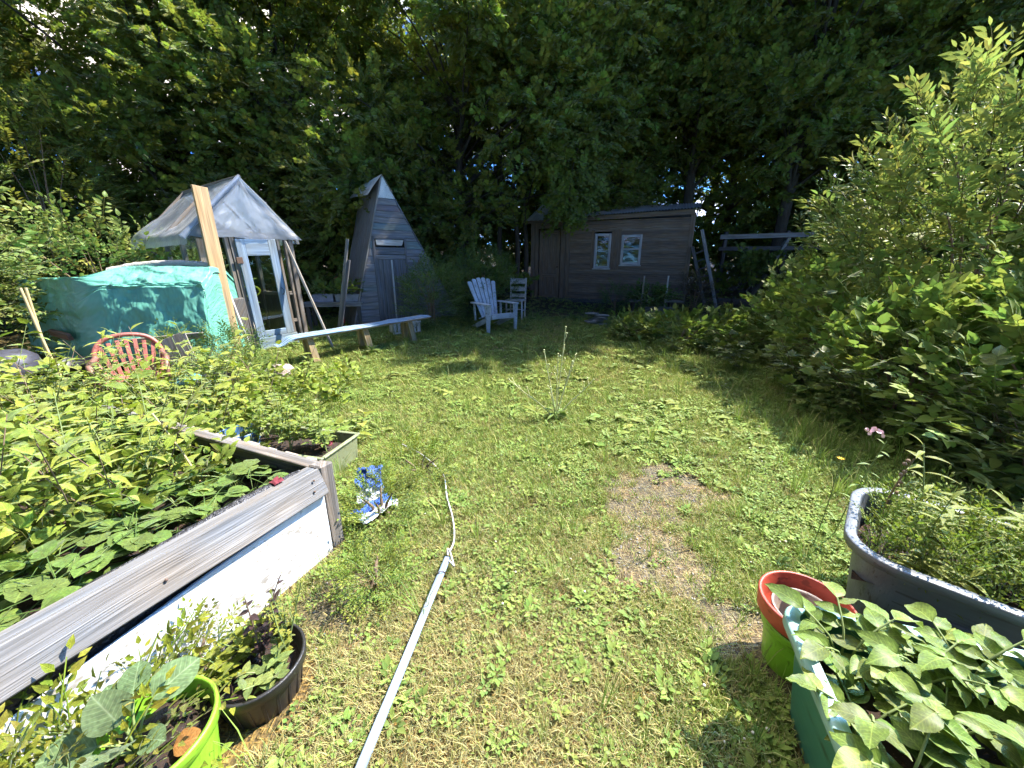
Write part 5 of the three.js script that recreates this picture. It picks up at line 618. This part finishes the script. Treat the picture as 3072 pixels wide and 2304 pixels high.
// ---------- pole and cord on the lawn ----------
{ const t = thing('painted_lath', 'long pale blue painted lath lying on the lawn', 'lath', [-0.42, 0, -1.1]); wpart(t, 'lath', bar(V(-0.57, gh(-0.55, -0.4) + 0.035, -0.3), V(-0.355, gh(-0.35, -1.74) + 0.045, -1.74), 0.034, 0.016, V(1, 0, 0)), wood(C(0.36, 0.47, 0.62), 0.001)); wpart(t, 'wire_tie', at(new THREE.TorusGeometry(0.021, 0.0025, 6, 16), -0.371, gh(-0.37, -1.62) + 0.045, -1.62, 0, 0.3, 0).scale(1, 1, 1), M.rust);
  const c = thing('white_string', 'thin white string running from the lath across the grass', 'string', [-0.4, 0, -1.8]); const y = (x, z, k = 0.04) => V(x, gh(x, z) + k, z); wpart(c, 'loop', tube([y(-0.36, -1.72, 0.05), y(-0.32, -1.68, 0.055), y(-0.31, -1.66, 0.055), y(-0.345, -1.76, 0.06), y(-0.365, -1.8, 0.05), y(-0.355, -1.74, 0.055)], 0.005, 0.005, 6, 40), M.whitePaint); wpart(c, 'string', tube([y(-0.355, -1.76, 0.05), y(-0.34, -1.85, 0.045), y(-0.35, -1.95), y(-0.385, -2.1), y(-0.45, -2.3), y(-0.5, -2.52), y(-0.54, -2.66, 0.02), y(-0.66, -2.82), y(-0.8, -2.98), y(-1.0, -3.17, 0.03)], 0.0055, 0.005, 6, 90), M.whitePaint); }
// ---------- pots ----------
function pot(name, label, [x, z], r, h, m, group, tilt = 0) { const t = thing(name, label, 'pot', [x, gh(x, z) - 0.005, z], 0, group); t.rotation.x = tilt; part(t, 'pot', lathe([[0, 0], [r * 0.78, 0], [r * 0.8, 0.005], [r * 0.95, h - 0.05], [r * 0.955, h - 0.045], [r * 1.04, h - 0.04], [r * 1.05, h - 0.006], [r * 1.035, h], [r * 0.98, h], [r * 0.965, h - 0.012], [r * 0.86, h * 0.5], [0, h * 0.5]], 56), m); part(t, 'soil', grid(24, 24, (u, v) => { const a = u * 6.2832, q = v * r * 0.9; return [Math.cos(a) * q, h - 0.075 + (fbm(Math.cos(a) * q * 40 + 9, Math.sin(a) * q * 40, 9, 3) - 0.5) * 0.035, Math.sin(a) * q]; }, (u, v) => [v * Math.cos(u * 6.28) * 0.3, v * Math.sin(u * 6.28) * 0.3]), M.soil); return t; }
{
  const b = pot('black_pot', 'round black nursery pot planted with mixed herbs', [-0.975, -1.08], 0.16, 0.18, plastic(C(0.022, 0.021, 0.02), 0.38)), y = b.position.y + 0.11, R = rng(91);
  for (let i = 0; i < 20; i++) { const a = (i / 20) * 6.283; part(b, 'rib', bar(V(Math.cos(a) * 0.131, 0.01, Math.sin(a) * 0.131), V(Math.cos(a) * 0.149, 0.125, Math.sin(a) * 0.149), 0.012, 0.005, V(-Math.sin(a), 0, Math.cos(a))), M.black); }
  const herb = (name, label, dx, dz, n, o) => { const t = thing(name, label, 'herb', [-0.975 + dx, y, -1.08 + dz], R() * 6, 'herbs in the black pot'); for (let k = 0; k < n; k++) shoot(t, R, { dir: V((R() - 0.5) * (o.sp ?? 1), 1, (R() - 0.5) * (o.sp ?? 1)).add(o.lean ?? V(0, 0, 0)), start: 0.15, ...o, len: o.len * (0.7 + 0.5 * R()), n: o.n }); };
  herb('sage_plant', 'grey-green sage on the right side of the black pot', 0.07, 0.02, 5, { geos: oL, mat: mSage, len: 0.13, n: 7, size: 1.45, sp: 1.6, lean: V(0.25, 0, 0.1) });
  herb('golden_oregano', 'upright golden oregano at the back of the black pot', 0.06, -0.08, 10, { geos: oL, mat: mGold, len: 0.32, n: 14, size: 0.55, sp: 0.5, whorl: 1.6, start: 0.05 });
  herb('purple_basil', 'dark purple basil in the middle of the black pot', -0.02, -0.05, 3, { geos: mL, mat: mBasil, len: 0.31, n: 10, size: 1.05, sp: 0.6, stemMat: M.twig });
  herb('mint_plant', 'yellow-green mint hanging over the left rim of the black pot', -0.09, 0.02, 7, { geos: mL, mat: mMint, len: 0.17, n: 9, size: 1.3, sp: 1.1, lean: V(-0.5, 0, 0.15) });
  herb('mint_plant', 'yellow-green mint standing behind the left rim of the black pot', -0.06, -0.07, 5, { geos: mL, mat: mMint, len: 0.2, n: 9, size: 1.2, sp: 0.8 });
}
{
  const lime = plastic(C(0.24, 0.5, 0.03), 0.38); lime.side = THREE.DoubleSide;
  const b = pot('lime_pot', 'bright lime green pot holding a young cabbage plant', [-1.1, -0.79], 0.165, 0.27, lime, 'lime pots'), y = b.position.y + 0.2, t = thing('cabbage_plant', 'young blue-green cabbage plant in the lime pot', 'plant', [-1.14, y, -0.78]);
  const KL = [[-0.12, 0.11, 0.06, 1.1], [-0.03, 0.16, 0.0, 1.05], [-0.06, 0.2, -0.12, 0.8], [0.06, 0.19, -0.1, 1.15], [0.03, 0.12, 0.06, 0.75], [-0.1, 0.18, -0.06, 0.7], [0.09, 0.1, 0.02, 0.7], [-0.05, 0.08, 0.1, 0.6], [-0.15, 0.08, 0.12, 0.9]];
  KL.forEach(([x, h, z, s], i) => { const p = V(x * 0.55, h * 0.75, z * 0.55); part(t, 'stalk', tube([V(0, -0.03, 0), V(p.x * 0.4, p.y * 0.6, p.z * 0.4), p], 0.005, 0.003, 6, 6), M.stem); putLeaf(t, 'leaf', kL[i % 3], mKale, mtx(p, V(x, 0.04 + (i % 3) * 0.03, z), V(0.2, 1, 0.35), s * 0.9)); });
  const d = thing('dry_leaf', 'curled orange-brown dead leaf on the soil of the lime pot', 'leaf', [-1.0, y + 0.02, -0.8]); putLeaf(d, 'leaf', kL[1], veined(C(0.42, 0.2, 0.07), { transmission: 0.2 }), mtx(V(-0.03, 0.0, 0.02), V(0.9, 0.25, -0.3), V(-0.2, 1, 0.5), 0.6));
}
bush({ name: 'parsley_clump', label: 'yellowing parsley clump between the lime pot and the white siding', category: 'herb', x: -1.34, z: -0.86, rx: 0.16, ry: 0.14, cy: 0.12, n: 90, geos: G.tin, mat: mMint, seed: 621, stems: 5 });
bush({ name: 'parsley_clump', label: 'yellowing parsley clump at the bottom left before the lime pot', category: 'herb', x: -1.3, z: -0.6, rx: 0.2, ry: 0.14, cy: 0.12, n: 110, geos: G.tin, mat: mMint, seed: 622, stems: 5 });
// ---------- tubs on the right ----------
function tub(name, label, [x, z], turn, w, d, h, cr, m, flare = 0.06, rimM) {
  const t = thing(name, label, 'tub', [x, gh(x, z) - 0.01, z], turn), ring = (k, y) => { const W = w / 2 + k, Dd = d / 2 + k, c = Math.min(cr + k, W, Dd), o = []; for (let q = 0; q < 4; q++) for (let i = 0; i <= 8; i++) { const a = (q + i / 8) * Math.PI / 2; o.push([(Math.cos(a) * 0 + [1, -1, -1, 1][q]) * (W - c) + Math.cos(a) * c, y, [1, 1, -1, -1][q] * (Dd - c) + Math.sin(a) * c]); } return o; };
  const rows = [[-flare, 0], [-flare * 0.4, h * 0.6], [-0.012, h - 0.06], [-0.01, h - 0.045], [0.028, h - 0.04], [0.032, h - 0.008], [0.026, h], [-0.004, h], [-0.012, h - 0.01], [-0.03, h * 0.7], [-flare - 0.01, 0.1], [-Math.min(w, d) / 2 + 0.02, 0.1]].map(([k, y]) => ring(k, y)), n = rows[0].length;
  part(t, 'tub', grid(n, rows.length - 1, (u, v) => rows[Math.round(v * (rows.length - 1))][Math.round(u * n) % n], (u, v) => [u * 3, v * 2]), m); if (rimM) { const rr = [[0.029, h - 0.044], [0.036, h - 0.03], [0.036, h - 0.006], [0.03, h + 0.004], [-0.008, h + 0.004]].map(([k, y]) => ring(k, y)); part(t, 'rim', grid(n, 4, (u, v) => rr[Math.round(v * 4)][Math.round(u * n) % n], (u, v) => [u * 3, v * 0.1]), rimM); } part(t, 'soil', grid(30, 20, (u, v) => [(u - 0.5) * (w - 0.06), h - 0.16 + (fbm(u * 14, v * 10, 12, 3) - 0.5) * 0.07, (v - 0.5) * (d - 0.06)], (u, v) => [u * w, v * d]), M.soil); return t;
}
{
  const gt = tub('green_tub', 'dark green rectangular plastic tub full of potato plants', [1.24, -0.66], THREE.MathUtils.degToRad(-17), 0.72, 0.6, 0.45, 0.06, plastic(C(0.045, 0.19, 0.125), 0.38), 0.06, plastic(C(0.24, 0.42, 0.36), 0.45)), R = rng(111), y = gt.position.y + 0.28, pt = (a, b) => { const c = Math.cos(-0.2967), s = Math.sin(-0.2967); return [1.24 + a * c + b * s, -0.66 - a * s + b * c]; };
  const row = ['first', 'second', 'third', 'fourth'], col = ['far', 'middle', 'near'];
  for (let i = 0; i < 12; i++) { const a = -0.27 + (i % 4) * 0.18 + (R() - 0.5) * 0.06, b = -0.2 + Math.floor(i / 4) * 0.19 + (R() - 0.5) * 0.06, [x, z] = pt(a, b), t = thing('potato_plant', `potato plant in the green tub, ${row[i % 4]} from its left side in the ${col[Math.floor(i / 4)]} row`, 'plant', [x, y, z], R() * 6, 'potato plants in the green tub');
    for (let k = 0; k < 6; k++) { const an = k * 1.1 + R(), tip = V(Math.cos(an) * 0.13, 0.12 + 0.15 * R(), Math.sin(an) * 0.13); part(t, 'stem', tube([V(0, 0, 0), V(tip.x * 0.35, tip.y * 0.75, tip.z * 0.35), tip], 0.005, 0.0025, 5, 6), M.stem); for (let j = 0; j < 6; j++) { const s = 0.3 + (0.6 * Math.floor((j + 1) / 2)) / 3, p = V(tip.x * s, tip.y * (0.55 + 0.45 * s), tip.z * s), aa = an + (j === 0 ? 0 : (j % 2 ? 1 : -1) * 1.1); putLeaf(t, 'leaflet', pL[Math.floor(R() * 10)], mPot, mtx(j === 0 ? tip : p, V(Math.cos(aa), 0.1 + 0.25 * (R() - 0.3), Math.sin(aa)), V((R() - 0.5) * 0.7, 1, (R() - 0.5) * 0.7), (j === 0 ? 1.25 : 1) * (0.8 + 0.35 * R()))); } } }
}
{
  const lp = pot('lime_pot', 'lime green pot under the red one beside the green tub', [1.165, -1.185], 0.128, 0.22, plastic(C(0.24, 0.5, 0.03), 0.38), 'lime pots'), rp = thing('red_pot', 'faded red plastic pot set into the lime pot', 'pot', [1.165, lp.position.y + 0.13, -1.185]); part(rp, 'pot', lathe([[0, 0.02], [0.1, 0.02], [0.13, 0.1], [0.148, 0.11], [0.16, 0.125], [0.166, 0.19], [0.16, 0.196], [0.15, 0.192], [0.14, 0.12], [0.12, 0.1], [0.09, 0.03], [0, 0.03]], 56), plastic(C(0.5, 0.075, 0.04), 0.5)); const ip = thing('grey_pot', 'small grey pot nested inside the red pot', 'pot', [1.165, rp.position.y + 0.03, -1.185]); part(ip, 'pot', lathe([[0, 0.0], [0.085, 0.0], [0.115, 0.12], [0.11, 0.125], [0.1, 0.115], [0.08, 0.01], [0, 0.01]], 40), plastic(C(0.3, 0.24, 0.2)));
}
{
  const t = tub('grey_tub', 'large grey rounded plastic tub overgrown with yellow-leaved plants', [1.95, -1.2], THREE.MathUtils.degToRad(-43.8), 0.95, 0.66, 0.5, 0.16, plastic(C(0.13, 0.15, 0.175), 0.45)), R = rng(121), y = t.position.y + 0.34;
  part(t, 'moulded_ledge', at(cbox(0.5, 0.025, 0.02), 0.05, 0.33, 0.315), plastic(C(0.09, 0.105, 0.13), 0.4));
  [[1.8, -1.42, 0.5, 'tall narrow-leaved yellow plant at the back of the grey tub'], [2.02, -1.3, 0.42, 'narrow-leaved yellow plant in the middle of the grey tub'], [2.12, -1.08, 0.4, 'narrow-leaved yellow plant at the right side of the grey tub'], [1.62, -1.22, 0.2, 'short narrow-leaved yellow plant by the near rim of the grey tub'], [2.2, -1.25, 0.5, 'narrow-leaved yellow plant against the far rim of the grey tub']].forEach(([x, z, h, label]) => { const p = thing('goldenrod', label, 'plant', [x, y, z], R() * 6, 'yellow plants in the grey tub'); for (let k = 0; k < 5; k++) shoot(p, R, { at: V((R() - 0.5) * 0.1, 0, (R() - 0.5) * 0.1), dir: V((R() - 0.5) * 0.9, 1, (R() - 0.5) * 0.9), len: h * (0.6 + 0.5 * R()), n: 15, geos: lL, mat: mGold, size: 1.05, start: 0.3, whorl: 2, grow: 0.5, rise: 0.35, stemMat: R() < 0.5 ? M.twig : M.stem }); });
  const mats = [], cols = []; for (let i = 0; i < 620; i++) { const a = (R() - 0.5) * 0.86, b = (R() - 0.5) * 0.56, c = Math.cos(-0.7645), s = Math.sin(-0.7645); mats.push(mtx(V(1.95 + a * c + b * s, y + 0.03 + 0.2 * R(), -1.2 - a * s + b * c), V(R() - 0.5, 0.6, R() - 0.5), V(R() - 0.5, 1, R() - 0.5), 0.35 + 0.3 * R())); const v = 0.7 + 0.6 * R(); cols.push(C(v, v, v)); }
  const w = thing('tub_weeds', 'small-leaved weeds covering the soil of the grey tub', 'weeds'); w.userData.kind = 'stuff'; instances(w, 'weed_leaves', G.tin[0], mBed, mats, cols);
  const ph = thing('pink_phlox', 'pale pink phlox flower head behind the grey tub', 'flower', [1.95, gh(1.95, -1.95), -1.95]); shoot(ph, R, { dir: V(0.05, 1, 0.05), len: 0.72, n: 10, geos: lL, mat: mRas, size: 0.8, start: 0.3 }); const pm = std(C(0.62, 0.45, 0.5), 0.8); for (let i = 0; i < 22; i++) { const a = R() * 6.28, q = 0.045 * Math.sqrt(R()); const f = part(ph, 'petal', new THREE.CircleGeometry(0.012, 5), pm); f.position.set(Math.cos(a) * q + 0.03, 0.71 + 0.03 * (1 - q / 0.045), Math.sin(a) * q + 0.03); f.rotation.set(-1.2 + (R() - 0.5), R() * 2, 0); }
  const yf = thing('yellow_flower', 'single small yellow flower before the thicket', 'flower', [1.75, gh(1.75, -1.85), -1.85]); part(yf, 'stem', tube([V(0, 0, 0), V(0.02, 0.3, 0), V(0, 0.6, 0.02)], 0.003, 0.002, 5, 6), M.stem); for (let i = 0; i < 9; i++) { const f = part(yf, 'petal', leaf(0.02, 0.009, { seed: i, n: 3, droop: 0.1 }), foliageMat(C(0.8, 0.5, 0.01))); f.applyMatrix4(mtx(V(0, 0.6, 0.02), V(Math.cos(i * 0.7), 0.35, Math.sin(i * 0.7)))); }
  [[2.06, -0.95, 0.75, 'brown dried seed stalk at the right side of the grey tub'], [1.72, -1.5, 0.45, 'short brown dried stalk at the back rim of the grey tub']].forEach(([x, z, h, label], i) => { const s = thing('dried_stalk', label, 'stalk', [x, y, z], i, 'dried stalks in the grey tub'); part(s, 'stalk', tube([V(0, 0, 0), V(0.04, h * 0.5, 0), V(0.02, h, 0.03)], 0.006, 0.003, 6, 8), M.twig); for (let k = 0; k < 7; k++) part(s, 'seed_pod', at(new THREE.SphereGeometry(0.009, 6, 5), 0.035 + (k % 2 ? 0.012 : -0.012), h * (0.6 + 0.06 * k), 0.015), M.twig); });
}
// ---------- tall weed in the middle of the lawn ----------
{
  const t = thing('lawn_weed', 'leggy weed with bare branching stalks in the middle of the lawn', 'weed', [0.47, gh(0.47, -3.82), -3.82]), R = rng(131), pale = std(C(0.42, 0.44, 0.22), 0.8);
  [[-0.5, 0.48, 0.1, 0.9], [-0.14, 0.75, -0.05, 0.7], [0.0, 0.72, 0, 0.75], [0.08, 0.98, -0.1, 0.8], [0.14, 0.66, 0.05, 0.7], [0.2, 0.7, -0.1, 0.6], [-0.08, 0.4, 0.1, 0.5], [0.4, 0.42, -0.1, 0.6]].forEach(([x, h, z]) => { const p = [V(0, 0, 0), V(x * 0.35, h * 0.4, z * 0.4), V(x * 0.7, h * 0.7, z * 0.7), V(x, h, z)]; part(t, 'stalk', tube(p, 0.0075, 0.004, 5, 12), pale); const cv = new THREE.CatmullRomCurve3(p); for (let k = 0; k < 4; k++) { const q = cv.getPoint(0.55 + 0.15 * k), e = q.clone().add(V((R() - 0.5) * 0.08, 0.05 + 0.04 * R(), (R() - 0.5) * 0.05)); if (k < 3) part(t, 'side_shoot', tube([q, q.clone().lerp(e, 0.5).add(V(0.005, -0.004, 0)), e], 0.004, 0.003, 4, 3), pale); part(t, 'bud', new THREE.SphereGeometry(0.009, 6, 5).translate(k < 3 ? e.x : q.x, k < 3 ? e.y : q.y, k < 3 ? e.z : q.z), pale); } });
  for (let i = 0; i < 30; i++) { const a = R() * 6.283; putLeaf(t, 'leaf', i % 2 ? lL[i % 3] : bL[i % 8], mRas, mtx(V(Math.cos(a) * 0.05 * R(), 0.01 + 0.1 * R(), Math.sin(a) * 0.05 * R()), V(Math.cos(a), 0.8 * R(), Math.sin(a)), V(R() - 0.5, 1, R() - 0.5), 0.7 + 0.6 * R())); }
}
// ---------- leaves of the thicket that can be told apart, in front of the mass ----------
{
  const R = rng(141), big = [1, 2, 3].map((k) => compound((j) => leaf(0.11, 0.07, { seed: j + k, n: 8, fold: 0.2, droop: 0.22, serr: 0.1 }), k === 1 ? 1 : 2, 0.12, { seed: k + 40, fan: k !== 3 })), mB = veined(C(0.14, 0.19, 0.04), { transmission: 0.45, clearcoat: 0.3 });
  [[3.35, -4.55, 0.95, 0.5, 'raspberry cane arching out of the thicket over the lawn'], [3.3, -3.6, 1.1, 0.75, 'raspberry cane with bright leaves at the front of the thicket'], [3.7, -2.9, 1.3, 0.6, 'raspberry cane rising behind the grey tub'], [3.15, -5.7, 0.7, 0.4, 'short raspberry cane where the thicket meets the shade'], [4.3, -3.9, 1.9, 0.5, 'tall raspberry cane in the heart of the thicket'], [4.2, -2.4, 1.6, 0.4, 'tall raspberry cane at the right edge of the thicket'], [3.5, -2.55, 0.8, 0.5, 'low raspberry cane at the foot of the thicket behind the tub']].forEach(([x, z, h, lean, label]) => { const t = thing('raspberry_cane', label, 'plant', [x + 0.35, gh(x, z) - 0.02, z], 0, 'arching canes of the thicket'); for (let k = 0; k < 4; k++) shoot(t, R, { dir: V(-lean - 0.5 * R(), 1, (R() - 0.3) * 0.8), len: h * (0.75 + 0.4 * R()), n: 9, geos: big, mat: mB, size: 0.95, start: 0.25, r: 0.006, rise: 0.1, stemMat: R() < 0.5 ? M.twig : M.stem, grow: 0.7 }); });
}
renderer.render(scene, camera);
